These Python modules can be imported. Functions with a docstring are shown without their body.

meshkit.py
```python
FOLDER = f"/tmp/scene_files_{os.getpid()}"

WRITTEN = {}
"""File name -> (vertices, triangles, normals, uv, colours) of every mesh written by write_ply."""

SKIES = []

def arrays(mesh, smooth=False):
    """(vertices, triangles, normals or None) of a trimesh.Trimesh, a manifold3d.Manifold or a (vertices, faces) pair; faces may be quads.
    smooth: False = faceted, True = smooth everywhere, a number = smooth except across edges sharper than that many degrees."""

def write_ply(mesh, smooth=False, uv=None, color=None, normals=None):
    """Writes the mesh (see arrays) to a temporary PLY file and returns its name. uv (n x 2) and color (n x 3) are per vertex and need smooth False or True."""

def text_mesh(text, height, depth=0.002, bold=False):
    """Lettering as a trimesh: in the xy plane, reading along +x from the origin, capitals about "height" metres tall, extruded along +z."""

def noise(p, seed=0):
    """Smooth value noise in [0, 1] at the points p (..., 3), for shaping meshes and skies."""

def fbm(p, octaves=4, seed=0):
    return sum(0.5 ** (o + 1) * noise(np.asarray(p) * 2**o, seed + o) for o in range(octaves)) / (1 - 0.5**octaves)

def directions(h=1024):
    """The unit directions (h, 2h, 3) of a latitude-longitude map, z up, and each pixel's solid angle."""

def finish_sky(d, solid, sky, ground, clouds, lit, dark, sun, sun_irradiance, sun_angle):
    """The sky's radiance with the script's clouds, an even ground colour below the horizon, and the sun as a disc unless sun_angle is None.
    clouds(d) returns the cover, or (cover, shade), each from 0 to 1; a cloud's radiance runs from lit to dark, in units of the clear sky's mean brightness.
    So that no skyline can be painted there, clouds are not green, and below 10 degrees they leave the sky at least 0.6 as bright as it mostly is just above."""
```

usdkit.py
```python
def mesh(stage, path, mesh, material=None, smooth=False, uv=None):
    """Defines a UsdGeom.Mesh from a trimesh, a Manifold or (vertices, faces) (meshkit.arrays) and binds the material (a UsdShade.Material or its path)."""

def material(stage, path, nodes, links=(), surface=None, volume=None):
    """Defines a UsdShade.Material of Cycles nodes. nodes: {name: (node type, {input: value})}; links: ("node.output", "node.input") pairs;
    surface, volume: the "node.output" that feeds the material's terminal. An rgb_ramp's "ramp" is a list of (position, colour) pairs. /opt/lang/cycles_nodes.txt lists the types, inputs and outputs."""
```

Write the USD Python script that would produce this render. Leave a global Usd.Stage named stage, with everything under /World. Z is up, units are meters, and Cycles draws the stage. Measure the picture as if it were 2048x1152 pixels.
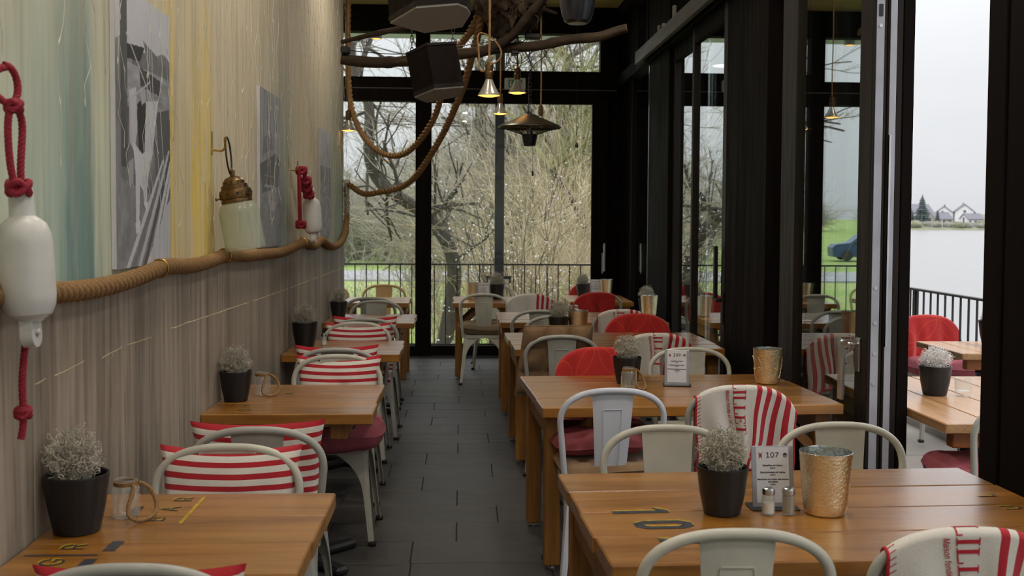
import math, random, re
import numpy as np, trimesh, shapely
from shapely.geometry import Polygon, box as sbox, Point
from shapely import affinity
import usdkit, meshkit
from pxr import Usd, UsdGeom, UsdLux, UsdShade, Gf, Sdf, Vt

stage = Usd.Stage.CreateInMemory()
UsdGeom.SetStageUpAxis(stage, 'Z'); UsdGeom.SetStageMetersPerUnit(stage, 1.0)
UsdGeom.Xform.Define(stage, '/World'); UsdGeom.Scope.Define(stage, '/World/Looks')
rng = np.random.default_rng(7); random.seed(7)
PI = math.pi

# ---------------------------------------------------------------- camera, sky, exposure
SKY = .58            # radiance of the sky at the horizon
EYE = np.array([0.0, 0.0, 1.54])
YAW, PITCH, ROLL, FPX, SHIFT = .0468, -.0415, .00612, 2150.0, -51.0
fw = np.array([math.sin(YAW)*math.cos(PITCH), math.cos(YAW)*math.cos(PITCH), math.sin(PITCH)])
rt = np.array([math.cos(YAW), -math.sin(YAW), 0.0]); up = np.cross(rt, fw)
rt, up = math.cos(ROLL)*rt + math.sin(ROLL)*up, -math.sin(ROLL)*rt + math.cos(ROLL)*up
cam = UsdGeom.Camera.Define(stage, '/World/camera')
cam.AddTransformOp().Set(Gf.Matrix4d(*rt, 0, *up, 0, *(-fw), 0, *EYE, 1))
cam.CreateHorizontalApertureAttr(36.0); cam.CreateVerticalApertureAttr(36.0*1152/2048)
cam.CreateFocalLengthAttr(36.0*FPX/2048)
cam.CreateVerticalApertureOffsetAttr(36.0*SHIFT/2048)
cam.CreateClippingRangeAttr(Gf.Vec2f(.05, 5000))
cam.CreateFStopAttr(5.6); cam.CreateFocusDistanceAttr(4.6)
cam.CreateExposureAttr(0.36)
sky = UsdLux.DomeLight.Define(stage, '/World/overcast_sky')
# overcast sky: three times brighter overhead than at the horizon, soft cloud structure
sky_mat = usdkit.material(stage, '/World/Looks/overcast', {'tc': ('texture_coordinate', {}), 's': ('separate_xyz', {}), 'cl': ('math', {'math_type': 'maximum', 'value2': 0.0}), 'm': ('math', {'math_type': 'multiply_add', 'value2': 2.0, 'value3': 1.0}),
    'mp': ('mapping', {'scale': (2.5, 2.5, 9.0)}), 'n': ('noise_texture', {'scale': 1.0, 'detail': 4.0}), 'mr': ('map_range', {'from_min': .3, 'from_max': .7, 'to_min': .95, 'to_max': 1.04}), 'k': ('math', {'math_type': 'multiply'}), 'g': ('math', {'math_type': 'multiply', 'value2': SKY}), 'b': ('background_shader', {'color': (.945, .965, 1.0)})},
    [('tc.generated', 's.vector'), ('s.z', 'cl.value1'), ('cl.value', 'm.value1'), ('tc.generated', 'mp.vector'), ('mp.vector', 'n.vector'), ('n.fac', 'mr.value'), ('m.value', 'k.value1'), ('mr.result', 'k.value2'), ('k.value', 'g.value1'), ('g.value', 'b.strength')], surface='b.background')
UsdShade.MaterialBindingAPI.Apply(sky.GetPrim()).Bind(sky_mat)
sky.CreateColorAttr(Gf.Vec3f(1, 1, 1)); sky.CreateIntensityAttr(1.0)

# ---------------------------------------------------------------- helpers
used = {}
def numbered(parent, name):
    k = used.get((parent, name), 0); used[(parent, name)] = k+1
    return f'{parent}/{name}' + (f'_{k:03d}' if k else '')
def path_of(p): return '/World' if p is None else str(p.GetPath())
def meta(p, label=None, cat=None, group=None, kind=None):
    for k, v in (('label', label), ('category', cat), ('group', group), ('kind', kind)):
        if v: p.SetCustomDataByKey(k, v)
    return p
def obj(name, mesh, mat, parent=None, smooth=30, uv=None, **kw):
    if isinstance(mesh, list): mesh = join(mesh)
    m = usdkit.mesh(stage, numbered(path_of(parent), name), mesh, M[mat] if isinstance(mat, str) else mat, smooth=smooth, uv=uv)
    return meta(m.GetPrim(), **kw)
def matrix(loc=(0, 0, 0), rz=0.0, rx=0.0, ry=0.0):
    R = Gf.Matrix4d().SetRotate(Gf.Rotation(Gf.Vec3d(1, 0, 0), math.degrees(rx)))
    R = R*Gf.Matrix4d().SetRotate(Gf.Rotation(Gf.Vec3d(0, 1, 0), math.degrees(ry)))
    R = R*Gf.Matrix4d().SetRotate(Gf.Rotation(Gf.Vec3d(0, 0, 1), math.degrees(rz)))
    R.SetTranslateOnly(Gf.Vec3d(*map(float, loc))); return R
def thing(name, label=None, cat=None, loc=(0, 0, 0), rz=0.0, group=None, kind=None, rx=0.0, ry=0.0):
    x = UsdGeom.Xform.Define(stage, numbered('/World', name)); x.AddTransformOp().Set(matrix(loc, rz, rx, ry))
    return meta(x.GetPrim(), label, cat, group, kind)
def part_group(name, parent):
    return UsdGeom.Xform.Define(stage, numbered(path_of(parent), name)).GetPrim()
def dup(root, loc, rz=0.0, label=None, group=None, rx=0.0, ry=0.0, name=None, size=1.0):
    base = name or re.sub(r'_\d{3}$', '', root.GetName())
    x = UsdGeom.Xform.Define(stage, numbered('/World', base)); x.AddTransformOp().Set(Gf.Matrix4d().SetScale(size)*matrix(loc, rz, rx, ry))
    p = x.GetPrim(); meta(p, label, root.GetCustomDataByKey('category'), group or root.GetCustomDataByKey('group'))
    p.GetReferences().AddInternalReference(root.GetPath()); p.SetInstanceable(True)
    return p
def join(ms):
    return trimesh.util.concatenate([m for m in ms])
def tm(v, f): return trimesh.Trimesh(np.asarray(v, float), np.asarray(f), process=False)
def bx(x0, x1, y0, y1, z0, z1, c=0.0):
    """box, edges chamfered by c"""
    if c <= 0:
        m = trimesh.creation.box([x1-x0, y1-y0, z1-z0]); m.apply_translation([(x0+x1)/2, (y0+y1)/2, (z0+z1)/2]); return m
    c = min(c, .49*min(x1-x0, y1-y0, z1-z0)); P = []
    for sx in (0, 1):
        for sy in (0, 1):
            for sz in (0, 1):
                q = np.array([x1 if sx else x0, y1 if sy else y0, z1 if sz else z0])
                d = np.array([-1 if sx else 1, -1 if sy else 1, -1 if sz else 1])*c
                P += [q+d*[0, 1, 1], q+d*[1, 0, 1], q+d*[1, 1, 0]]
    return trimesh.convex.convex_hull(np.array(P))
def frames(P, closed=False):
    P = np.asarray(P, float); n = len(P)
    T = (np.roll(P, -1, 0)-np.roll(P, 1, 0)) if closed else np.gradient(P, axis=0)
    T /= np.linalg.norm(T, axis=1, keepdims=True)+1e-12
    a = np.array([0, 0, 1.]) if abs(T[0, 2]) < .9 else np.array([1., 0, 0])
    A = np.zeros_like(P); a = a-T[0]*(a@T[0]); A[0] = a/np.linalg.norm(a)
    for i in range(1, n):
        a = A[i-1]-T[i]*(A[i-1]@T[i]); A[i] = a/(np.linalg.norm(a)+1e-12)
    return T, A, np.cross(T, A)
def tube(P, r, sides=10, closed=False, lobes=0, pitch=1.0, depth=.18, cap=True, ex=.6):
    """swept tube; lobes > 0 twists a lobed section along it (rope)"""
    P = np.asarray(P, float); n = len(P); T, A, B = frames(P, closed)
    s = np.concatenate([[0], np.cumsum(np.linalg.norm(np.diff(P, axis=0), axis=1))])
    th = np.arange(sides)*2*PI/sides
    R = np.broadcast_to(np.asarray(r, float), (n,))[:, None]*np.ones((1, sides))
    if lobes:
        ph = th[None, :]-2*PI*(np.concatenate([[0], np.cumsum(np.diff(s)/np.broadcast_to(pitch, (n,))[1:])]))[:, None]
        R = R*(1-depth+depth*np.abs(np.cos(ph*lobes/2))**ex)
    V = P[:, None]+R[..., None]*(np.cos(th)[None, :, None]*A[:, None]+np.sin(th)[None, :, None]*B[:, None])
    m = n if closed else n-1
    i, j = np.meshgrid(np.arange(m), np.arange(sides), indexing='ij'); i2 = (i+1) % n; j2 = (j+1) % sides
    a, b, c, d = i*sides+j, i*sides+j2, i2*sides+j2, i2*sides+j
    F = np.concatenate([np.stack([a, b, c], -1).reshape(-1, 3), np.stack([a, c, d], -1).reshape(-1, 3)])
    V = V.reshape(-1, 3)
    if cap and not closed:
        k = len(V); V = np.vstack([V, P[:1], P[-1:]]); jj = np.arange(sides); j2 = (jj+1) % sides
        F = np.vstack([F, np.stack([np.full(sides, k), j2, jj], -1), np.stack([np.full(sides, k+1), (n-1)*sides+jj, (n-1)*sides+j2], -1)])
    return tm(V, F)
def spline(pts, n):
    from scipy.interpolate import PchipInterpolator, CubicSpline
    pts = np.asarray(pts, float); s = np.concatenate([[0], np.cumsum(np.linalg.norm(np.diff(pts, axis=0), axis=1))])
    return CubicSpline(s, pts)(np.linspace(0, s[-1], n))
def lathe(prof, n=32, closed=False):
    """profile (r, z) from the outside bottom on; r 0 closes"""
    p = np.asarray(prof, float); th = np.arange(n)*2*PI/n; k = len(p)
    V = np.stack([p[:, None, 0]*np.cos(th), p[:, None, 0]*np.sin(th), np.repeat(p[:, 1:2], n, 1)], -1).reshape(-1, 3)
    m = k if closed else k-1
    i, j = np.meshgrid(np.arange(m), np.arange(n), indexing='ij'); i2 = (i+1) % k; j2 = (j+1) % n
    a, b, c, d = i*n+j, i*n+j2, i2*n+j2, i2*n+j
    t = trimesh.Trimesh(V, np.concatenate([np.stack([a, b, c], -1).reshape(-1, 3), np.stack([a, c, d], -1).reshape(-1, 3)]), process=True)
    t.update_faces(t.nondegenerate_faces()); return t
def cyl(p, q, r, n=16): return tube([p, q], r, n)
def mv(m, loc=(0, 0, 0), rz=0.0, rx=0.0, ry=0.0):
    m = m.copy(); m.apply_transform(np.array(matrix(loc, rz, rx, ry)).T); return m
def extr(poly, h, z=0.0):
    g = [trimesh.creation.extrude_polygon(q, h, engine='earcut') for q in getattr(poly, 'geoms', [poly])]
    m = join(g); m.apply_translation([0, 0, z]); return m
def rrect(w, h, r, n=6): return sbox(-w/2+r, -h/2+r, w/2-r, h/2-r).buffer(r, quad_segs=n)
def grid(nu, nv):
    i, j = np.meshgrid(np.arange(nu-1), np.arange(nv-1), indexing='ij'); a = i*nv+j
    return np.concatenate([np.stack([a, a+nv, a+nv+1], -1).reshape(-1, 3), np.stack([a, a+nv+1, a+1], -1).reshape(-1, 3)])
def tubes(P, R, sides=3):
    """many tubes at once: P (N, n, 3), R (N, n)"""
    P = np.asarray(P, float); N, n, _ = P.shape
    T = np.gradient(P, axis=1); T /= np.linalg.norm(T, axis=2, keepdims=True)+1e-12
    ref = np.where(np.abs(T[:, :1, 2:]) < .9, np.array([0, 0, 1.]), np.array([1., 0, 0]))
    A = np.cross(T, np.broadcast_to(ref, T.shape)); A /= np.linalg.norm(A, axis=2, keepdims=True)+1e-12; B = np.cross(T, A)
    th = np.arange(sides)*2*PI/sides
    V = P[:, :, None]+R[:, :, None, None]*(np.cos(th)[:, None]*A[:, :, None]+np.sin(th)[:, None]*B[:, :, None])
    i, j = np.meshgrid(np.arange(n-1), np.arange(sides), indexing='ij'); j2 = (j+1) % sides
    q = np.concatenate([np.stack([i*sides+j, i*sides+j2, (i+1)*sides+j2], -1).reshape(-1, 3), np.stack([i*sides+j, (i+1)*sides+j2, (i+1)*sides+j], -1).reshape(-1, 3)])
    F = (q[None]+(np.arange(N)*n*sides)[:, None, None]).reshape(-1, 3)
    return tm(V.reshape(-1, 3), F)

# ---------------------------------------------------------------- materials
M = {}
def mat(name, nodes, links=(), surface='p.BSDF', volume=None):
    M[name] = usdkit.material(stage, f'/World/Looks/{name}', nodes, links, surface=surface, volume=volume)
def plain(name, col, rough=.5, vary=.12, scale=6, stretch=(1, 1, 1), bump=0.0, bscale=60, **kw):
    """principled with a noise that varies the tone a little and an optional fine bump"""
    lo, hi = [c*(1-vary) for c in col], [min(1, c*(1+vary)) for c in col]
    nodes = {'tc': ('texture_coordinate', {}), 'mp': ('mapping', {'scale': stretch}), 'n': ('noise_texture', {'scale': scale, 'detail': 4.0}),
             'r': ('rgb_ramp', {'ramp': [(.3, lo), (.7, hi)]}), 'p': ('principled_bsdf', {'roughness': rough, **kw})}
    links = [('tc.object', 'mp.vector'), ('mp.vector', 'n.vector'), ('n.fac', 'r.fac'), ('r.color', 'p.base_color')]
    if bump:
        nodes |= {'bn': ('noise_texture', {'scale': bscale, 'detail': 3.0}), 'b': ('bump', {'strength': bump, 'distance': .004})}
        links += [('mp.vector', 'bn.vector'), ('bn.fac', 'b.height'), ('b.normal', 'p.normal')]
    mat(name, nodes, links)
def wood(name, dark, mid, light, rough=.3, axis=0, coat=0.0, bump=.15, spec=.5, fine=26, broad=(.72, 1.12)):
    sc = [fine]*3; sc[axis] = 1.6
    mat(name, {'tc': ('texture_coordinate', {}), 'oi': ('object_info', {}), 'k': ('math', {'math_type': 'multiply', 'value2': 37.0}),
        'mp': ('mapping', {'scale': sc}), 'n': ('noise_texture', {'dimensions': '4D', 'scale': 1.0, 'detail': 5.0, 'roughness': .6, 'distortion': .6}),
        'mp2': ('mapping', {'scale': [s*.22 for s in sc]}), 'n2': ('noise_texture', {'dimensions': '4D', 'scale': 1.0, 'detail': 2.0}),
        'r': ('rgb_ramp', {'ramp': [(.28, dark), (.5, mid), (.72, light)]}), 'r2': ('rgb_ramp', {'ramp': [(.3, (broad[0], broad[0]*.98, broad[0]*.94)), (.7, (broad[1], broad[1]*.985, broad[1]*.95))]}),
        'mx': ('mix', {'mix_type': 'multiply', 'fac': 1.0}), 'rr': ('map_range', {'from_min': .3, 'from_max': .7, 'to_min': rough*.8, 'to_max': rough*1.35}),
        'b': ('bump', {'strength': bump, 'distance': .003}), 'p': ('principled_bsdf', {'coat_weight': coat, 'coat_roughness': .27, 'coat_ior': 1.5, 'specular_ior_level': spec})},
        [('oi.random', 'k.value1'), ('tc.object', 'mp.vector'), ('mp.vector', 'n.vector'), ('k.value', 'n.w'), ('tc.object', 'mp2.vector'), ('mp2.vector', 'n2.vector'), ('k.value', 'n2.w'),
         ('n.fac', 'r.fac'), ('n2.fac', 'r2.fac'), ('r.color', 'mx.color1'), ('r2.color', 'mx.color2'), ('mx.color', 'p.base_color'),
         ('n.fac', 'rr.value'), ('rr.result', 'p.roughness'), ('n.fac', 'b.height'), ('b.normal', 'p.normal')])
wood('table_wood', (.17, .060, .005), (.30, .118, .0105), (.41, .178, .022), rough=.32, coat=1.0, fine=15)
wood('leg_wood', (.17, .068, .011), (.28, .118, .022), (.37, .175, .042), rough=.42, axis=2)
wood('frame_wood', (.0055, .0036, .003), (.008, .0055, .0048), (.011, .008, .007), rough=.65, axis=2, bump=.02, spec=.04)
wood('stile_wood', (.011, .007, .0055), (.016, .011, .009), (.022, .016, .013), rough=.5, axis=2, bump=.06, spec=.2)
wood('header_wood', (.06, .05, .048), (.085, .072, .07), (.11, .095, .09), rough=.5, axis=1)
wood('panel_wood', (.165, .130, .100), (.335, .277, .224), (.46, .39, .325), rough=.55, axis=2, bump=.1, fine=34, broad=(.62, 1.12))
wood('speaker_wood', (.005, .003, .0025), (.009, .005, .004), (.016, .008, .006), rough=.6, axis=2, spec=.1)
wood('bark', (.02, .012, .007), (.052, .032, .018), (.095, .064, .038), rough=.85, bump=.7)
wood('cut_wood', (.25, .14, .06), (.36, .22, .1), (.45, .3, .15), rough=.7)
plain('grout', (.009, .008, .0075), .9)
plain('dark_metal', (.012, .012, .013), .4)
plain('steel_blue', (.035, .042, .055), .45)
plain('aluminium', (.36, .36, .39), .35, metallic=.55)
plain('chrome', (.55, .55, .55), .22, metallic=1.0)
plain('brass', (.5, .34, .1), .3, metallic=1.0)
plain('old_brass', (.16, .095, .04), .38, metallic=.9, vary=.35, scale=30)
plain('cream_paint', (.50, .475, .40), .38, vary=.09, scale=9)
plain('grey_paint', (.37, .365, .325), .38, vary=.1, scale=9)
plain('white_paint', (.60, .61, .68), .35, vary=.05)
plain('tan_paint', (.50, .31, .14), .4)
plain('rubber', (.012, .012, .012), .7)
plain('black_ceramic', (.008, .008, .009), .36)
plain('lichen', (.43, .40, .33), .9, vary=.35, scale=40)
plain('lichen_white', (.78, .74, .70), .9, vary=.2, scale=40)
plain('jute', (.30, .165, .062), .9, vary=.3, scale=160, bump=.8, bscale=500)
plain('red_rope', (.30, .012, .03), .75, vary=.3, scale=200, bump=.6, bscale=400)
plain('fender_white', (.62, .60, .57), .38, vary=.07, scale=12)
plain('salt', (.8, .78, .74), .9, vary=.1, scale=300)
plain('pepper', (.24, .18, .11), .9, vary=.4, scale=500)
plain('paper', (.62, .61, .64), .7, vary=.02)
plain('ink', (.02, .02, .022), .7)
plain('ink_red', (.25, .03, .03), .7)
plain('stencil_dark', (.032, .034, .04), .35, vary=.5, scale=60)
plain('stencil_yellow', (.46, .30, .014), .35, vary=.3, scale=60)
plain('brown_cloth', (.23, .135, .066), .9, vary=.14, scale=14, bump=.4, bscale=300, sheen_weight=.2)
plain('khaki_cloth', (.20, .145, .085), .9, vary=.14, scale=14, bump=.4, bscale=300)
plain('maroon_cloth', (.23, .042, .05), .9, vary=.16, scale=14, bump=.4, bscale=300)
plain('cushion_pink', (.33, .075, .095), .9, vary=.14, scale=14, bump=.4, bscale=300)
plain('blanket_red_ink', (.46, .012, .025), .9)
plain('terrace_stone', (.30, .265, .225), .75, vary=.14, scale=3, bump=.2)
plain('asphalt', (.27, .27, .285), .8, scale=1.5)
plain('rock_stone', (.34, .33, .31), .9, vary=.3, scale=4, bump=.5, bscale=14)
plain('ceiling_paint', (.38, .275, .075), .8, vary=.08)
plain('soffit_paint', (.62, .66, .62), .6, vary=.04)
plain('fabric_grille', (.30, .285, .265), .95, vary=.12, scale=220)
plain('cable_black', (.008, .008, .008), .5)
plain('sign_case', (.46, .43, .34), .5, vary=.03)
plain('sign_green', (.01, .16, .085), .4, vary=.03)
plain('sign_white', (.62, .62, .58), .5, vary=.02)
plain('bulb_glass', (.36, .33, .28), .25, metallic=.35)
plain('heater_metal', (.115, .098, .07), .32, metallic=.85)
plain('vase_dark', (.018, .018, .024), .28)
plain('silver_wire', (.58, .55, .47), .45)
plain('far_wall', (.72, .72, .72), .8, vary=.04)  # far-house colours kept pale to put distance haze into them
plain('far_wall_beige', (.52, .46, .38), .8, vary=.06)
plain('far_roof', (.17, .165, .19), .8, vary=.15)
plain('far_window', (.10, .11, .13), .3)
plain('twig_tan', (.52, .425, .29), .85, vary=.3, scale=1.2)
plain('twig_grey', (.30, .275, .22), .85, vary=.3, scale=.6)
plain('twig_moss', (.23, .225, .095), .85, vary=.3, scale=1.2)
plain('trunk_bark', (.05, .04, .03), .9, vary=.4, scale=5, stretch=(4, 4, 1), bump=.9, bscale=12)
plain('blossom', (.85, .82, .80), .8, vary=.05)
plain('spruce_green', (.085, .11, .105), .9, vary=.25, scale=.7)
plain('bush_far', (.17, .17, .135), .9, vary=.3, scale=.5)
plain('bank_grass', (.17, .17, .105), .9, vary=.3, scale=.3)
plain('car_blue', (.02, .045, .1), .3)
plain('car_glass', (.02, .025, .03), .1)
plain('scuff_paint', (.66, .58, .34), .7, vary=.25, scale=60)
plain('mast_grey', (.3, .31, .33), .6)
mat('floor_tile', {'tc': ('texture_coordinate', {}), 'oi': ('object_info', {}), 'k': ('math', {'math_type': 'multiply', 'value2': 31.0}), 'mp': ('mapping', {'scale': (3, 16, 3)}),
    'n': ('noise_texture', {'dimensions': '4D', 'scale': 1.0, 'detail': 6.0, 'roughness': .65}), 'r': ('rgb_ramp', {'ramp': [(.3, (.036, .034, .032)), (.7, (.066, .061, .056))]}),
    'rr': ('map_range', {'from_min': .3, 'from_max': .7, 'to_min': .38, 'to_max': .55}), 'b': ('bump', {'strength': .1, 'distance': .002}), 'p': ('principled_bsdf', {'specular_ior_level': .38})},
    [('oi.random', 'k.value1'), ('k.value', 'n.w'), ('tc.object', 'mp.vector'), ('mp.vector', 'n.vector'), ('n.fac', 'r.fac'), ('r.color', 'p.base_color'), ('n.fac', 'rr.value'), ('rr.result', 'p.roughness'), ('n.fac', 'b.height'), ('b.normal', 'p.normal')])
def clear_glass(name, tint, r0, k, rough=0.0, haze=0.0):
    """thin glass: reflects r0 head-on and more at a slant, the same from both sides; haze adds a little milkiness"""
    nodes = {'lw': ('layer_weight', {'blend': .5}), 'pw': ('math', {'math_type': 'power', 'value2': k}), 'f': ('math', {'math_type': 'multiply_add', 'value2': 1-r0, 'value3': r0}), 't': ('transparent_bsdf', {'color': tint}), 'g': ('glossy_bsdf', {'roughness': rough, 'color': (.97, 1.0, .985)}), 'mx': ('mix_closure', {}), 'd': ('principled_bsdf', {'base_color': (.72, .72, .68), 'roughness': .2}), 'm0': ('mix_closure', {'fac': haze})}
    mat(name, nodes, [('lw.facing', 'pw.value1'), ('pw.value', 'f.value1'), ('f.value', 'mx.fac'), ('t.BSDF', 'm0.closure1'), ('d.BSDF', 'm0.closure2'), ('m0.closure' if haze else 't.BSDF', 'mx.closure1'), ('g.BSDF', 'mx.closure2')] if haze else
        [('lw.facing', 'pw.value1'), ('pw.value', 'f.value1'), ('f.value', 'mx.fac'), ('t.BSDF', 'mx.closure1'), ('g.BSDF', 'mx.closure2')], surface='mx.closure')
clear_glass('pane_glass', (.97, .985, .98), .035, 5.0)
clear_glass('coated_glass', (.80, .86, .86), .16, 2.6)
clear_glass('jar_glass', (.985, .985, .975), .07, 3.5, .03, .06)
mat('frosted_glass', {'f': ('mix_closure', {'fac': .2}), 't': ('transparent_bsdf', {'color': (.9, .92, .86)}), 'p': ('principled_bsdf', {'base_color': (.66, .66, .58), 'roughness': .06, 'specular_ior_level': .9})},
    [('t.BSDF', 'f.closure1'), ('p.BSDF', 'f.closure2')], surface='f.closure')
def gold(name, a, b, sc):
    mat(name, {'tc': ('texture_coordinate', {}), 'v': ('noise_texture', {'scale': sc, 'detail': 4.0, 'roughness': .7}), 'r': ('rgb_ramp', {'ramp': [(.35, a), (.6, b)]}), 'b': ('bump', {'strength': .5, 'distance': .003}),
        'p': ('principled_bsdf', {'metallic': .97, 'roughness': .2})}, [('tc.object', 'v.vector'), ('v.fac', 'r.fac'), ('r.color', 'p.base_color'), ('v.fac', 'b.height'), ('b.normal', 'p.normal')])
gold('mercury_gold', (.78, .58, .30), (1.0, .87, .62), 190)
gold('mercury_silver', (.4, .42, .4), (.75, .78, .76), 90)
mat('fill_glow', {'e': ('emission', {'color': (1.0, .93, .82), 'strength': 38.0})}, surface='e.emission')  # emission of the added fill lamps
mat('lamp_glow', {'e': ('emission', {'color': (1.0, .42, .07), 'strength': 2.6})}, surface='e.emission')
mat('lamp_glow_soft', {'e': ('emission', {'color': (1.0, .5, .1), 'strength': 1.3})}, surface='e.emission')
def stripes(name, a, b, ramp, axis):
    """flat colours along one uv axis"""
    st = []
    for q in ramp: st.append((q[0], b if q[1] else a))
    mat(name, {'u': ('uvmap', {'attribute': 'st'}), 's': ('separate_xyz', {}), 'r': ('rgb_ramp', {'ramp': st, 'interpolate': False}), 'tc': ('texture_coordinate', {}), 'n': ('noise_texture', {'scale': 260.0, 'detail': 2.0}),
        'b': ('bump', {'strength': .35, 'distance': .003}), 'p': ('principled_bsdf', {'roughness': .92, 'sheen_weight': .15})},
        [('u.UV', 's.vector'), (f's.{axis}', 'r.fac'), ('r.color', 'p.base_color'), ('tc.object', 'n.vector'), ('n.fac', 'b.height'), ('b.normal', 'p.normal')])
RED, CREAM = (.42, .012, .022), (.70, .655, .585)
sr = [(0, 1)]
for k in range(10): sr += [(.04+k*.096, 0), (.04+.052+k*.096, 1)]
stripes('pillow_stripes', CREAM, RED, sr, 'y')
bs = [(0, 0)]
for k in range(4): bs += [(.60+k*.098, 1), (.60+.05+k*.098, 0)]
stripes('blanket_stripes', (.66, .61, .545), RED, bs, 'x')
mat('red_circle_blanket', {'u': ('uvmap', {'attribute': 'st'}), 'a': ('vector_math', {'math_type': 'scale', 'scale': 1.45}), 'fr': ('vector_math', {'math_type': 'fraction'}), 'sb': ('vector_math', {'math_type': 'subtract', 'vector2': (.5, .5, 0)}), 'ln': ('vector_math', {'math_type': 'length'}),
    'a2': ('vector_math', {'math_type': 'add', 'vector2': (.5, .5, 0)}), 'fr2': ('vector_math', {'math_type': 'fraction'}), 'sb2': ('vector_math', {'math_type': 'subtract', 'vector2': (.5, .5, 0)}), 'ln2': ('vector_math', {'math_type': 'length'}),
    'r': ('rgb_ramp', {'ramp': [(0, (0, 0, 0)), (.455, (0, 0, 0)), (.462, (1, 1, 1)), (.476, (1, 1, 1)), (.483, (0, 0, 0)), (1, (0, 0, 0))]}), 'r2': ('rgb_ramp', {'ramp': [(0, (0, 0, 0)), (.455, (0, 0, 0)), (.462, (1, 1, 1)), (.476, (1, 1, 1)), (.483, (0, 0, 0)), (1, (0, 0, 0))]}),
    'mx': ('mix', {'mix_type': 'lighten', 'fac': 1.0}), 'c': ('mix', {'color1': (.46, .014, .012), 'color2': (.54, .045, .016)}), 'p': ('principled_bsdf', {'roughness': .92, 'sheen_weight': .3})},
    [('u.UV', 'a.vector1'), ('a.vector', 'fr.vector1'), ('fr.vector', 'sb.vector1'), ('sb.vector', 'ln.vector1'), ('a.vector', 'a2.vector1'), ('a2.vector', 'fr2.vector1'), ('fr2.vector', 'sb2.vector1'), ('sb2.vector', 'ln2.vector1'),
     ('ln.value', 'r.fac'), ('ln2.value', 'r2.fac'), ('r.color', 'mx.color1'), ('r2.color', 'mx.color2'), ('mx.color', 'c.fac'), ('c.color', 'p.base_color')])
mat('print', {'a': ('attribute', {'attribute': 'tone'}), 'p': ('principled_bsdf', {'roughness': .55})}, [('a.color', 'p.base_color')])
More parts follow.
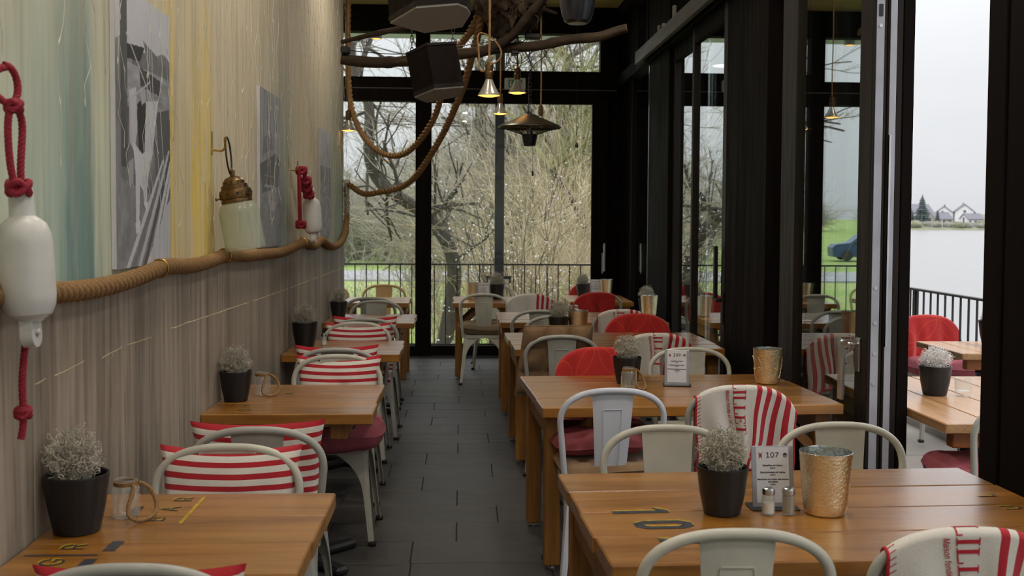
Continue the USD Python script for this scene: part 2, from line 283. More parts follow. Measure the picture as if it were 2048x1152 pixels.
# painted mural: drips of cream, sage and ochre along the wall
mat('mural', {'g': ('geometry', {}), 's': ('separate_xyz', {}), 'mp': ('mapping', {'scale': (1, 5.0, .55)}), 'n': ('noise_texture', {'scale': 1.3, 'detail': 6.0, 'roughness': .62}),
    'mp2': ('mapping', {'scale': (1, 26.0, 1.1)}), 'n2': ('noise_texture', {'scale': 1.0, 'detail': 4.0}),
    'zw': ('map_range', {'from_min': .3, 'from_max': .7, 'to_min': -.2, 'to_max': .2}), 'ad': ('math', {'math_type': 'add'}), 'yr': ('map_range', {'from_min': 2.0, 'from_max': 10.0, 'to_min': 0, 'to_max': 1}),
    'r': ('rgb_ramp', {'ramp': [(0, (.56, .58, .45)), (.05, (.54, .57, .45)), (.085, (.44, .51, .42)), (.105, (.33, .43, .37)), (.122, (.17, .27, .245)), (.14, (.15, .24, .225)), (.153, (.30, .40, .35)), (.168, (.52, .56, .43)), (.195, (.62, .60, .44)), (.232, (.66, .57, .36)), (.240, (.74, .53, .12)), (.258, (.76, .55, .13)), (.272, (.68, .56, .32)), (.295, (.62, .52, .34)), (.306, (.72, .53, .12)), (.32, (.70, .53, .18)), (.335, (.62, .53, .36)), (.45, (.58, .50, .36)), (.52, (.46, .46, .36)), (.545, (.30, .36, .31)), (.575, (.34, .39, .33)), (.605, (.62, .53, .37)), (.68, (.58, .48, .33)), (.74, (.50, .42, .27)), (.80, (.50, .46, .34)), (.86, (.40, .42, .32)), (.92, (.30, .36, .26)), (1, (.34, .36, .27))]}),
    'r2': ('rgb_ramp', {'ramp': [(.25, (.70, .74, .70)), (.5, (1.03, 1.03, 1.02)), (.8, (1.12, 1.12, 1.1))]}), 'mx': ('mix', {'mix_type': 'multiply', 'fac': .9}),
    'zr': ('map_range', {'from_min': 1.75, 'from_max': 2.6, 'to_min': 1.75, 'to_max': .3}), 'top': ('mix', {'color1': (.54, .46, .33)}), 'nz': ('math', {'math_type': 'multiply', 'use_clamp': True}),
    'b': ('bump', {'strength': .15, 'distance': .003}), 'p': ('principled_bsdf', {'roughness': .8})},
    [('g.position', 's.vector'), ('g.position', 'mp.vector'), ('mp.vector', 'n.vector'), ('g.position', 'mp2.vector'), ('mp2.vector', 'n2.vector'), ('n.fac', 'zw.value'), ('s.y', 'ad.value1'), ('zw.result', 'ad.value2'), ('ad.value', 'yr.value'),
     ('yr.result', 'r.fac'), ('s.z', 'zr.value'), ('zr.result', 'nz.value1'), ('n2.fac', 'nz.value2'), ('nz.value', 'top.fac'), ('r.color', 'top.color2'), ('top.color', 'mx.color1'), ('n2.fac', 'r2.fac'), ('r2.color', 'mx.color2'), ('mx.color', 'p.base_color'), ('n2.fac', 'b.height'), ('b.normal', 'p.normal')])
mat('lawn', {'g': ('geometry', {}), 'n': ('noise_texture', {'scale': .35, 'detail': 5.0}), 'n2': ('noise_texture', {'scale': 9.0, 'detail': 4.0}), 'r': ('rgb_ramp', {'ramp': [(.3, (.20, .30, .06)), (.55, (.27, .37, .085)), (.75, (.36, .37, .15))]}), 'r2': ('rgb_ramp', {'ramp': [(.3, (.7, .7, .7)), (.7, (1, 1, 1))]}),
    'mx': ('mix', {'mix_type': 'multiply', 'fac': 1.0}), 'p': ('principled_bsdf', {'roughness': .95})}, [('g.position', 'n.vector'), ('g.position', 'n2.vector'), ('n.fac', 'r.fac'), ('n2.fac', 'r2.fac'), ('r.color', 'mx.color1'), ('r2.color', 'mx.color2'), ('mx.color', 'p.base_color')])
mat('river', {'g': ('geometry', {}), 'mp': ('mapping', {'scale': (.5, .11, 1)}), 'n': ('noise_texture', {'scale': 1.0, 'detail': 5.0, 'roughness': .6}), 'b': ('bump', {'strength': .5, 'distance': .12}), 'p': ('principled_bsdf', {'base_color': (.14, .138, .135), 'roughness': .3, 'specular_ior_level': .4})},
    [('g.position', 'mp.vector'), ('mp.vector', 'n.vector'), ('n.fac', 'b.height'), ('b.normal', 'p.normal')])
# ================================================================ THE ROOM
WX, WEND, FX, BY, CZ, NEAR = -1.065, 9.75, 1.76, 11.9, 3.85, -3.2
def struct(name, label=None): return thing(name, label, kind='structure')
floor = struct('floor', 'dark grey rectangular floor tiles laid in a running bond')
obj('grout_bed', bx(-3.6, FX+.2, NEAR, BY+.1, -.12, -.004), 'grout', floor)
offs = {0: -.225, 1: -.02, 2: .19, 3: -.02, 4: -.22, 5: .19, 6: -.22, 7: -.02, 8: .19, 9: -.02, 10: -.22, 11: .19, 12: -.22, 13: -.02, 14: .19}
far_tiles = []
for j in range(-25, 22):
    y0 = 4.746+.319*j; y1 = min(y0+.319, BY)
    if y0 < NEAR or y0 > BY-.05: continue
    x0 = offs.get(j, [-.02, .19, -.22][(j*7) % 3])
    for k in range(-7, 5):
        a, b = x0+.62*k, x0+.62*(k+1)
        lo = WX-.1 if y1 < WEND+.1 else -3.55
        a, b = max(a, lo), min(b, FX+.1)
        if b-a < .03: continue
        t = bx(a+.0026, b-.0026, y0+.0026, y1-.0026, -.03, 0 if (j*5+k) % 4 else .0006, .0016)
        if y0 > 1.9 and a > WX-.7: obj('tile', t, 'floor_tile', floor, smooth=False)
        else: far_tiles.append(t)
obj('outlying_tiles', far_tiles, 'floor_tile', floor, smooth=False, kind='stuff')
ceil = struct('ceiling', 'ochre painted ceiling')
obj('ceiling_panel', bx(-3.7, FX+.3, NEAR-.1, BY+.1, CZ, CZ+.12), 'ceiling_paint', ceil)

wl = struct('wall_left', 'left wall with a painted canvas upper half over grey wood boards')
g = [bx(WX-.16, WX, NEAR, WEND, 1.32, CZ), bx(WX-.16, WX-.004, NEAR, WEND, 0, 1.33)]
obj('mural', g, 'mural', wl, smooth=False)
y = NEAR; seams = [2.7, 3.16, 3.42, 3.69, 4.11, 4.83, 5.04, 5.42, 5.7, 6.02, 6.31, 6.56, 6.9, 7.2, 7.46, 7.8, 8.08, 8.34, 8.66, 8.95, 9.2, 9.48, WEND]
ys = list(np.arange(NEAR, 2.5, .3))+[2.44]+seams
for a, b in zip(ys[:-1], ys[1:]):
    obj('wall_board', bx(WX-.01, WX+.006, a+.0012, b-.0012, 0, 1.33, .0015), 'panel_wood', wl, smooth=False)
for (a, za), (b, zb) in (((2.71, 1.12), (2.78, 1.122)), ((2.84, 1.122), (3.06, 1.13)), ((3.21, 1.122), (3.4, 1.13)), ((3.29, 1.105), (3.32, 1.127)), ((3.45, 1.13), (3.72, 1.125)), ((3.97, 1.13), (5.4, 1.112)), ((5.5, 1.111), (6.6, 1.10)), ((6.7, 1.1), (8.0, 1.095)), ((8.1, 1.095), (9.6, 1.085))):
    n = max(4, int((b-a)/.05)); t = np.linspace(0, 1, n); w = (.0010+.0010*rng.random(n))*(1 if b < 4 else 1.5)
    P = np.stack([np.full(n, WX+.0066), a+(b-a)*t, za+(zb-za)*t+rng.normal(0, .0012, n)], -1)
    V = np.concatenate([P+np.outer(w, [0, 0, 1]), P-np.outer(w, [0, 0, 1])]); i = np.arange(n-1)
    V = np.concatenate([V, V-[.0008, 0, 0]])
    F = np.concatenate([np.stack([i, i+1, i+n+1], -1), np.stack([i, i+n+1, i+n], -1)]); obj('scuff_line', tm(V, np.concatenate([F, F[:, ::-1]+2*n])), 'scuff_paint', wl, smooth=False)

# ---- back wall: fixed window left, sliding door right, transoms above
def frame_bars(name, bars, m, parent):
    for b in bars: obj(name, bx(*b, .003), m, parent, smooth=False)
wb = struct('wall_back', 'black timber framing of the glazed back wall')
y0, y1 = BY-.06, BY+.1
frame_bars('frame_bar', [(-3.6, 1.95, y0, y1, 3.56, CZ), (-.51, -.355, y0, y1, 0, 3.57), (-3.6, -.51, y0, y1, 2.81, 3.07), (-.355, 1.52, y0, y1, 2.81, 3.15),
    (1.52, 1.95, y0+.03, y1, 0, 3.57), (-3.6, -.51, y0, y1, 0, .12), (-1.98, -1.9, y0, y1, .12, 2.82), (-3.6, -3.5, y0, y1, .12, 3.57)], 'frame_wood', wb)
frame_bars('frame_bar', [(1.51, 1.60, y0-.03, y0+.03, .05, 2.86), (1.66, 1.72, y0, y0+.04, .05, 3.4)], 'frame_wood', wb)
frame_bars('drip_rail', [(-3.5, 1.7, y0-.008, y0, 2.94, 2.952)], 'header_wood', wb)
w1 = struct('window_1', 'tall fixed pane left of the sliding garden door')
obj('pane', bx(-3.5, -.50, BY, BY+.012, .12, 2.82), 'pane_glass', w1, smooth=False)
w2 = struct('window_2', 'low transom pane above the left window')
obj('pane', bx(-3.5, -.50, BY, BY+.012, 3.06, 3.57), 'pane_glass', w2, smooth=False)
w3 = struct('window_3', 'transom pane above the sliding garden door')
obj('pane', bx(-.37, 1.53, BY, BY+.012, 3.14, 3.57), 'pane_glass', w3, smooth=False)
d1 = struct('door_1', 'tall glazed sliding door to the garden in the back wall')
frame_bars('rail', [(-.36, 1.52, y0-.02, y0+.05, 0.015, .125), (-.36, 1.52, y0-.02, y0+.05, 2.79, 2.86)], 'frame_wood', d1)
frame_bars('stile', [(-.36, -.335, y0-.02, y0+.05, .1, 2.8), (1.43, 1.53, y0-.02, y0+.05, .1, 2.8)], 'frame_wood', d1)
obj('pane', bx(-.34, 1.44, y0+.01, y0+.022, .12, 2.8), 'pane_glass', d1, smooth=False)
hd = [bx(1.555, 1.583, y0-.09, y0-.065, .95, 1.27, .01), bx(1.558, 1.58, y0-.07, y0-.02, .97, 1.0, .004), bx(1.558, 1.58, y0-.07, y0-.02, 1.2, 1.23, .004), bx(1.545, 1.56, y0-.045, y0-.02, .93, 1.16, .004)]
obj('door_handle', hd, 'aluminium', d1)
obj('sill', bx(-3.6, 1.95, y0-.1, y0, -.01, .012, .004), 'dark_metal', d1)
wls = struct('wall_far_left', 'black framed glazing of the side bay beyond the mural wall')
frame_bars('frame_bar', [(-3.7, -3.6, WEND-.2, BY+.1, 0, .12), (-3.7, -3.6, WEND-.2, BY+.1, 3.4, CZ), (-3.7, -3.6, BY-.05, BY+.1, 0, CZ), (-3.7, -3.6, 10.7, 10.8, 0, CZ)], 'frame_wood', wls)
obj('pane', bx(-3.66, -3.648, WEND-.2, BY, .1, 3.42), 'pane_glass', wls, smooth=False)
obj('return_wall', bx(-3.7, WX-.15, WEND-.2, WEND-.05, 0, CZ), 'mural', wls, smooth=False)
obj('soffit', bx(-3.9, 2.2, BY+.1, BY+1.0, 3.66, 3.9), 'soffit_paint', wb, smooth=False)

# ---- river side: sliding leaves in black timber
wr = struct('wall_right', 'black timber posts and head of the sliding river front')
frame_bars('post', [(1.74, 1.98, 9.05, 9.95, 0, CZ), (1.80, 2.0, 11.05, BY, 0, CZ), (1.885, 1.99, 5.12, 8.16, 0, CZ), (1.745, 1.885, 6.12, 7.06, 0, CZ), (1.866, 1.913, 4.5, 4.66, 0, CZ), (1.735, 1.86, 2.55, 3.36, 0, CZ), (1.735, 1.86, 3.38, 3.5, 0, CZ), (1.76, 1.98, -1.2, -.7, 0, CZ)], 'frame_wood', wr)
frame_bars('clerestory_bar', [(1.70, 1.98, NEAR, BY, 2.98, 3.10), (1.70, 1.98, NEAR, BY, 3.74, CZ), (1.72, 1.96, 10.0, 10.1, 3.0, CZ), (1.72, 1.96, 7.1, 7.3, 3.0, CZ), (1.72, 1.96, 4.5, 4.7, 3.0, CZ), (1.72, 1.98, NEAR, 2.6, 0, .1)], 'frame_wood', wr)
obj('header_board', bx(1.62, 1.66, 2.0, 10.12, 2.985, 3.10, .003), 'header_wood', wr, smooth=False)
obj('header_board', bx(1.66, 1.74, 2.0, 10.05, 3.02, 3.09, .003), 'frame_wood', wr, smooth=False)
obj('edge_trim', bx(1.735, 1.745, 9.98, 10.0, 0, 3.7), 'chrome', wr, smooth=False)
obj('floor_track', bx(1.70, 1.96, NEAR, BY, -.01, .01, .003), 'dark_metal', wr, smooth=False)
w4 = struct('window_4', 'clerestory glazing above the sliding river doors')
for a, b in ((NEAR, 4.5), (4.7, 7.1), (7.3, 10.0), (10.1, BY)): obj('pane', bx(1.84, 1.85, a, b, 3.09, 3.75), 'coated_glass', w4, smooth=False)
w5 = struct('window_5', 'narrow dark corner pane beside the garden door')
obj('pane', bx(1.765, 1.777, 10.0, 11.1, .1, 3.0), 'coated_glass', w5, smooth=False)
frame_bars('frame_bar', [(1.74, 1.79, 10.0, 10.06, 0, 3.0), (1.74, 1.80, 11.0, 11.06, 0, 3.0), (1.74, 1.8, 10.0, 11.06, 0, .12)], 'frame_wood', w5)
def leaf(n, label, ya, yb, x, near, far, seal=False, glass='coated_glass'):
    d = struct(f'door_{n}', label)
    for a, b in ((ya, ya+near), (yb-far, yb)): obj('stile', bx(x-.03, x+.035, a, b, .02, 2.98, .004), 'stile_wood', d, smooth=False)
    for a, b in ((.02, .14), (2.86, 2.98)): obj('rail', bx(x-.028, x+.033, ya+near, yb-far, a, b, .004), 'frame_wood', d, smooth=False)
    obj('pane', bx(x-.004, x+.008, ya+near-.01, yb-far+.01, .13, 2.87), glass, d, smooth=False)
    if seal: obj('edge_plate', bx(x-.015, x+.02, ya-.004, ya+.002, .03, 2.96, .001), 'aluminium', d, smooth=False)
    return d
d2 = leaf(2, 'near open sliding glass leaf with a screwed aluminium edge strip', 4.5, 5.78, 1.76, .14, .25, True)
for z in (2.52, 2.36, 1.25, 1.1, .97, .84): obj('screw', mv(cyl((0, 0, 0), (0, .004, 0), .008, 10), (1.762, 4.492, z)), 'chrome', d2)
obj('latch', bx(1.755, 1.77, 4.49, 4.497, 2.4, 2.45), 'dark_metal', d2, smooth=False)
hm = [tube(spline([(1.732, 4.60, 1.0), (1.692, 4.60, 1.0), (1.685, 4.615, 1.0), (1.685, 4.66, 1.0)], 16), .009, 10), bx(1.675, 1.695, 4.655, 4.70, .74, 1.012, .006), bx(1.720, 1.732, 4.56, 4.61, .88, 1.03, .003)]
obj('door_handle', hm, 'chrome', d2)
d3 = leaf(3, 'outer sliding glass leaf parked behind the near leaf', 4.5, 5.14, 1.828, .055, .03)
obj('edge_plate', bx(1.805, 1.833, 4.494, 4.5, .03, 2.96), 'aluminium', d3, smooth=False)
obj('grip_strip', bx(1.803, 1.811, 4.48, 4.494, 1.0, 1.9), 'chrome', d3, smooth=False)
d4 = leaf(4, 'second sliding glass leaf with a brown pull handle beside the wide post', 7.04, 8.15, 1.775, .12, .06)
hm = [bx(1.70, 1.722, 7.15, 7.2, 1.0, 1.36, .006), bx(1.70, 1.75, 7.1, 7.14, .985, 1.01, .004), bx(1.735, 1.755, 7.06, 7.12, .84, 1.05, .003)]
obj('door_handle', hm, 'stile_wood', d4)
d5 = leaf(5, 'farthest sliding glass leaf behind the second one', 8.05, 9.05, 1.81, .06, .05)
d6 = leaf(6, 'sliding glass leaf of the river front beside the viewer', -.7, 2.55, 1.80, .1, .1, glass='pane_glass')
d7 = leaf(7, 'sliding glass leaf of the river front behind the viewer', NEAR, -1.2, 1.80, .1, .1, glass='pane_glass')
wf = struct('wall_rear', 'painted wall behind the viewer')
obj('wall_panel', bx(WX-.2, 1.98, NEAR-.1, NEAR, 0, CZ), 'mural', wf, smooth=False)
for i, (x, y, lb) in enumerate(((.2, -1.4, 'added round fill lamp over the rear of the room'), (.2, .6, 'added round fill lamp above the viewer'), (-.4, 2.6, 'added round fill lamp above the nearest wall table'), (1.0, 2.9, 'added round fill lamp above the nearest long table'),
        (-.4, 4.9, 'added round fill lamp above the second wall table'), (.95, 5.6, 'added round fill lamp above the second long table'), (-.3, 8.2, 'added round fill lamp above the fourth wall table'), (-2.3, 10.6, 'added round fill lamp in the side bay'))):
    t = thing('ceiling_lamp', lb, 'lamp', (x, y, CZ)); obj('rim', lathe([(.215, 0), (.215, -.075), (.205, -.078), (.203, -.06), (.203, 0)], 40, True), 'aluminium', t); obj('opal_cover', lathe([(0, -.088), (.12, -.085), (.19, -.078), (.203, -.068), (.203, -.03), (0, -.03)], 40), 'fill_glow', t)  # unseen fill lamps, added overhead to brighten the room

# ================================================================ OUTSIDE: garden
GZ = -.85
nx, ny = 60, 60
gu, gy = np.meshgrid(np.linspace(0, 1, nx), np.linspace(BY+1.6, 190, ny), indexing='ij')
gx = -130+gu**.6*(133.2+.12*(gy-13))
gz = GZ+.05*np.sin(gx*.25)*np.cos(gy*.2)+np.clip(gy-70, 0, None)*.02-np.where(gu > .99, 2.2, 0)
gm = tm(np.stack([gx, gy, gz], -1).reshape(-1, 3), grid(nx, ny))
meta(obj('lawn', gm, 'lawn', smooth=True), 'mown green lawn sloping away behind the garden windows', 'lawn', kind='stuff')
road = bx(-130, 4, 40, 47, GZ-.1, GZ+.07)
meta(obj('garden_path', road, 'asphalt', smooth=False), 'grey asphalt lane crossing the lawn behind the railing', 'path', kind='structure')
meta(obj('terrace_slab', bx(-4.2, 1.0, BY+.1, BY+1.0, -.5, -.02), 'terrace_stone', smooth=False), 'narrow stone ledge outside the garden windows', 'ledge', kind='structure')
def railing(a, b, z0, z1, label, gap=.115, post=1.6):
    """black steel railing: rails, posts and every bar a part"""
    a, b = np.array(a, float), np.array(b, float); L = np.linalg.norm(b-a); d = (b-a)/L
    t = thing('railing', label, 'railing', (*a, 0), math.atan2(d[1], d[0]))
    obj('top_rail', bx(0, L, -.02, .02, z1-.018, z1, .003), 'dark_metal', t, smooth=False)
    obj('bottom_rail', bx(0, L, -.012, .012, z0, z0+.02, .002), 'dark_metal', t, smooth=False)
    n = int(L/gap)
    for i in range(n+1):
        x = i*L/n; w = .006
        obj('bar', bx(x-w, x+w, -w, w, z0, z1-.015), 'dark_metal', t, smooth=False)
    for x in (np.arange(0, L+.01, post) if post else (0, L)): obj('post', bx(x-.018, x+.018, -.018, .018, -.1, z1-.01), 'dark_metal', t, smooth=False)
    return t
railing((-3.4, BY+.38), (1.75, BY+.38), .08, 1.015, 'low black bar railing outside the garden windows', .127, 0)
meta(obj('steel_post', bx(.37, .475, BY+.2, BY+.3, -.5, 3.655, .004), 'steel_blue', smooth=False), 'blue-grey steel post behind the middle of the garden door', 'post')
sb = thing('rail_bracket', 'dark steel bracket tying the railing to the blue-grey post', 'bracket', (.42, BY+.33, .86))
obj('bracket_plate', bx(-.14, .14, -.02, .02, -.018, .018, .003), 'dark_metal', sb, smooth=False)
obj('bracket_arm', [bx(-.14, -.12, -.03, .03, -.06, .018), bx(.12, .14, -.03, .03, -.06, .018)], 'dark_metal', sb, smooth=False)

def grow(p, d, L, r, depth, out, r_, spread=.55, upw=.12, nseg=5, kids=(3, 4), shrink=.68):
    """recursive bare branches; out[depth] collects (points, radii)"""
    P = [np.array(p, float)]; d = np.array(d, float); d /= np.linalg.norm(d)
    for i in range(nseg-1):
        d = d+r_.normal(0, .13, 3)+[0, 0, upw*.25]; d /= np.linalg.norm(d); P.append(P[-1]+d*L/(nseg-1))
    out[depth].append((P, np.linspace(r, r*.6, nseg)))
    if depth == 0: return
    for k in range(r_.integers(kids[0], kids[1]+1)):
        t = r_.uniform(.35, 1.0); q = P[min(nseg-1, int(t*(nseg-1)))]
        nd = d+r_.normal(0, spread, 3)+[0, 0, upw]
        grow(q, nd, L*shrink*r_.uniform(.7, 1.15), max(r*.55*(1.15-t*.3), .0012), depth-1, out, r_, spread, upw, nseg, kids, shrink)
def pack(lst, sides): return tubes(np.array([a for a, _ in lst]), np.array([b for _, b in lst]), sides)
def bare_tree(name, label, cat, base, h, r0, seed, depth=5, twig='twig_grey', trunk='trunk_bark', lean=(0, 0, 1), spread=.55, upw=.12, kids=(3, 4), group=None, first=.5, trunk_pts=None, minr=None):
    r_ = np.random.default_rng(seed); out = [[] for _ in range(depth+1)]
    t = thing(name, label, cat, base, group=group)
    if trunk_pts is None:
        d = np.array(lean, float); d /= np.linalg.norm(d); P = [np.zeros(3)]
        for i in range(7): d = d+r_.normal(0, .05, 3); d /= np.linalg.norm(d); P.append(P[-1]+d*h*first/7)
        P = np.array(P)
    else: P = np.asarray(trunk_pts, float)-np.array(base)
    n = len(P); TP = spline(P, 4*n); rad = np.linspace(r0, r0*.55, 4*n)
    rad[:3] *= [1.3, 1.15, 1.05]
    for i in range(n*4//3, 4*n, max(1, 4*n//16)):
        for _ in range(2): grow(TP[i], r_.normal(0, .7, 3)+[0, 0, .35], h*(1-first)*r_.uniform(.45, .7), rad[i]*r_.uniform(.18, .38), depth-1, out, r_, spread, upw, kids=kids)
    for _ in range(3): grow(TP[-1], r_.normal(0, .45, 3)+[0, 0, .8], h*(1-first)*.6, r0*.4, depth, out, r_, spread, upw, kids=kids)
    obj('trunk', tube(TP, rad, 10), trunk, t)
    big = [o for k in range(2, depth+1) for o in out[k]]
    if big: obj('branches', pack(big, 5), trunk if twig != 'twig_moss' else 'twig_moss', t, kind='stuff')
    small = [o for k in range(0, 2) for o in out[k]]
    if minr: small = [(a, np.maximum(b, minr)) for a, b in small]
    obj('twigs', pack(small, 3), twig, t, kind='stuff')
    return t
bare_tree('leaning_tree', 'dark leaning bare tree nearest the railing, behind the garden door', 'tree', (-.31, 17.5, GZ), 6.2, .135, 3, depth=4, twig='twig_grey',
    trunk_pts=[(-.31, 17.5, GZ), (-.22, 17.5, -.2), (-.13, 17.5, .4), (-.14, 17.4, .85), (-.38, 17.2, 1.36), (-.8, 17, 1.74), (-1.3, 17, 2.1), (-1.45, 17, 2.45), (-1.45, 17, 3.0), (-1.7, 17, 3.7)], spread=.6, minr=.0035, first=.66, kids=(2, 3))
def shrub(name, label, base, n, h, spread, seed, twig, r0=.013, sub=5, group=None, cat='shrub', arch=.5, blossom=0):
    r_ = np.random.default_rng(seed); t = thing(name, label, cat, base, group=group); m = 9
    az = r_.uniform(0, 2*PI, n); tilt = r_.uniform(.05, 1, n)**.7*spread; H = h*r_.uniform(.55, 1.05, n); s = np.linspace(0, 1, m)
    b0 = np.stack([r_.normal(0, .22, n), r_.normal(0, .22, n), np.zeros(n)], -1)
    dx = np.cos(az)*tilt; dy = np.sin(az)*tilt
    wob = np.cumsum(r_.normal(0, .035, (n, m, 3)), axis=1)*h*.35; wob -= wob[:, :1]
    P = b0[:, None]+np.stack([dx[:, None]*H[:, None]*s**1.5, dy[:, None]*H[:, None]*s**1.5, H[:, None]*(s-arch*tilt[:, None]*s**3)], -1)+wob
    obj('stems', tubes(P, np.linspace(r0, r0*.35, m)[None]*r_.uniform(.5, 1.2, (n, 1)), 4), twig, t, kind='stuff')
    N = n*sub; i = r_.integers(0, n, N); k = r_.integers(2, m-1, N); q = P[i, k]; dirv = (P[i, k+1]-P[i, k]); dirv /= np.linalg.norm(dirv, axis=1, keepdims=True)
    dirv = dirv+r_.normal(0, .6, (N, 3)); L = h*r_.uniform(.12, .4, N); u = np.linspace(0, 1, 6)
    W = np.cumsum(r_.normal(0, .06, (N, 6, 3)), axis=1)*L[:, None, None]; W -= W[:, :1]
    Q = q[:, None]+dirv[:, None]*(u[None, :, None]*L[:, None, None])+W
    obj('twigs', tubes(Q, np.linspace(r0*.4, r0*.18, 6)[None]*np.ones((N, 1)), 3), twig, t, kind='stuff')
    if blossom:
        j = r_.integers(0, N, blossom); kk = r_.integers(1, 6, blossom); c = Q[j, kk]+r_.normal(0, .015, (blossom, 3))
        ico = trimesh.creation.icosphere(0, 1.0); sc = r_.uniform(.008, .017, blossom)
        V = c[:, None]+ico.vertices[None]*sc[:, None, None]*r_.uniform(.5, 1.2, (blossom, 12, 1)); F = ico.faces[None]+(np.arange(blossom)*12)[:, None, None]
        obj('blossoms', tm(V.reshape(-1, 3), F.reshape(-1, 3)), 'blossom', t, kind='stuff')
    return t
shrub('bare_shrub', 'tan bare shrub of arching stems directly right of the leaning tree', (.80, 18.4, GZ), 95, 3.6, .8, 11, 'twig_tan', r0=.011, sub=6)
shrub('bare_shrub', 'tan bare shrub behind the right side of the garden door', (1.75, 17.2, GZ), 95, 3.9, .85, 12, 'twig_tan', r0=.011, sub=6)
shrub('bare_shrub', 'tan bare shrub around the foot of the leaning tree', (-.5, 18.7, GZ), 50, 2.0, 1.0, 13, 'twig_tan', r0=.01, sub=5)
shrub('blossom_bush', 'leafless bush with small white blossoms behind the garden door', (.80, 14.8, GZ), 26, 2.9, .30, 14, 'trunk_bark', r0=.007, sub=10, blossom=560)
shrub('bare_shrub', 'grey bare shrub low behind the left garden window', (-1.9, 20.5, GZ), 36, 2.3, .9, 15, 'twig_grey', r0=.008, sub=7)
shrub('bare_shrub', 'tall tan thicket shrub left of the leaning tree, farther back', (-.9, 27, GZ), 90, 5.0, .7, 16, 'twig_grey', r0=.012, sub=8)
shrub('bare_shrub', 'tall tan thicket shrub far behind the right of the garden door', (3.2, 24, GZ), 110, 5.6, .75, 17, 'twig_tan', r0=.016, sub=9)
shrub('bare_shrub', 'tall tan thicket shrub far behind the middle of the garden door', (1.2, 26, GZ), 110, 5.6, .7, 18, 'twig_grey', r0=.013, sub=9)
bare_tree('bare_tree', 'tall mossy grey bare tree behind the right side of the garden door', 'tree', (2.3, 27, GZ), 13, .2, 21, depth=5, twig='twig_grey', kids=(2, 3), minr=.006)
bare_tree('bare_tree', 'mossy slanting bare tree at the right edge of the garden door', 'tree', (3.9, 21, GZ), 8, .11, 22, depth=5, twig='twig_moss', lean=(-.5, 0, 1), kids=(2, 3), minr=.005)
bare_tree('bare_tree', 'tall grey bare tree behind the middle of the garden door', 'tree', (.7, 33, GZ), 14, .2, 23, depth=5, twig='twig_grey', kids=(2, 3), minr=.008)
# belt of trees beyond the lane
bt = bare_tree('belt_tree', None, 'tree', (0, 0, 0), 10, .16, 31, depth=5, twig='twig_grey', kids=(2, 3), minr=.017, first=.35, group='bare trees in the belt beyond the lane')
bt2 = shrub('belt_shrub', None, (0, 0, 0), 120, 4.0, .8, 32, 'twig_grey', r0=.035, sub=8, group='bare shrubs in the belt beyond the lane')
r_ = np.random.default_rng(5); first = [True, True]
LT, LS = 'grey leafless tree in the dense belt beyond the lane', 'grey leafless shrub in the dense belt beyond the lane'
meta(bt, LT); meta(bt2, LS)
for i in range(34):
    y = r_.uniform(58, 95); x = y*(-.16+.36*(i+.5)/34)+r_.normal(0, .8)
    if first[0]: bt.GetAttribute('xformOp:transform').Set(matrix((x, y, GZ), r_.uniform(0, 6))); first[0] = False
    else: dup(bt, (x, y, GZ+.02*max(0, y-70)), r_.uniform(0, 6), LT, size=(.5 if x < -.035*y else .85 if x < .03*y else 1.15)*r_.uniform(.85, 1.1))
for i in range(44):
    y = r_.uniform(52, 84); x = y*(-.17+.37*(i+.5)/44)+r_.normal(0, .8)
    if first[1]: bt2.GetAttribute('xformOp:transform').Set(matrix((x, y, GZ), r_.uniform(0, 6))); first[1] = False
    else: dup(bt2, (x, y, GZ+.02*max(0, y-70)), r_.uniform(0, 6), LS)
for i in range(16): dup(bt2, (-62+4.4*i+r_.normal(0, 1), 118+r_.uniform(-8, 8), GZ), r_.uniform(0, 6), 'low far shrub at the left end of the lawn', 'low far shrubs at the left end of the lawn', size=r_.uniform(.8, 1.3))
# far slope covered with brush
nx, ny = 220, 26
hu, hy = np.meshgrid(np.linspace(0, 1, nx), np.linspace(100, 160, ny), indexing='ij'); hx = -26+hu*(26+.2*hy)
hz = GZ+.6+(hy-100)*.14*np.clip((hx+26)/16, 0, 1)+2.6*meshkit.fbm(np.stack([hx*.5, hy*.3, hx*0], -1), 4, 3)
meta(obj('wooded_slope', tm(np.stack([hx, hy, hz], -1).reshape(-1, 3), grid(nx, ny)), 'bush_far', smooth=True), 'grey-brown wooded slope closing the view behind the lawn', 'slope', kind='stuff')
# cairn of boulders
for i in range(26):
    a = r_.uniform(0, 2*PI); q = r_.uniform(0, 1)**.6; z = GZ+.15+(1-q)*1.35*r_.uniform(.75, 1); m = trimesh.creation.icosphere(2, 1.0)
    m.vertices *= (1+.35*(meshkit.fbm(m.vertices*1.6+i*9.1, 3, i)-.5))[:, None]*np.array([.32, .3, .22])*r_.uniform(.7, 1.25)
    t = obj('boulder', mv(m, (2.9+1.2*q*math.cos(a), 20.5+.8*q*math.sin(a), z), r_.uniform(0, 6)), 'rock_stone', smooth=True)
    meta(t, 'grey boulder in the rock pile behind the railing at the right of the garden door', 'boulder', 'boulders in the rock pile')
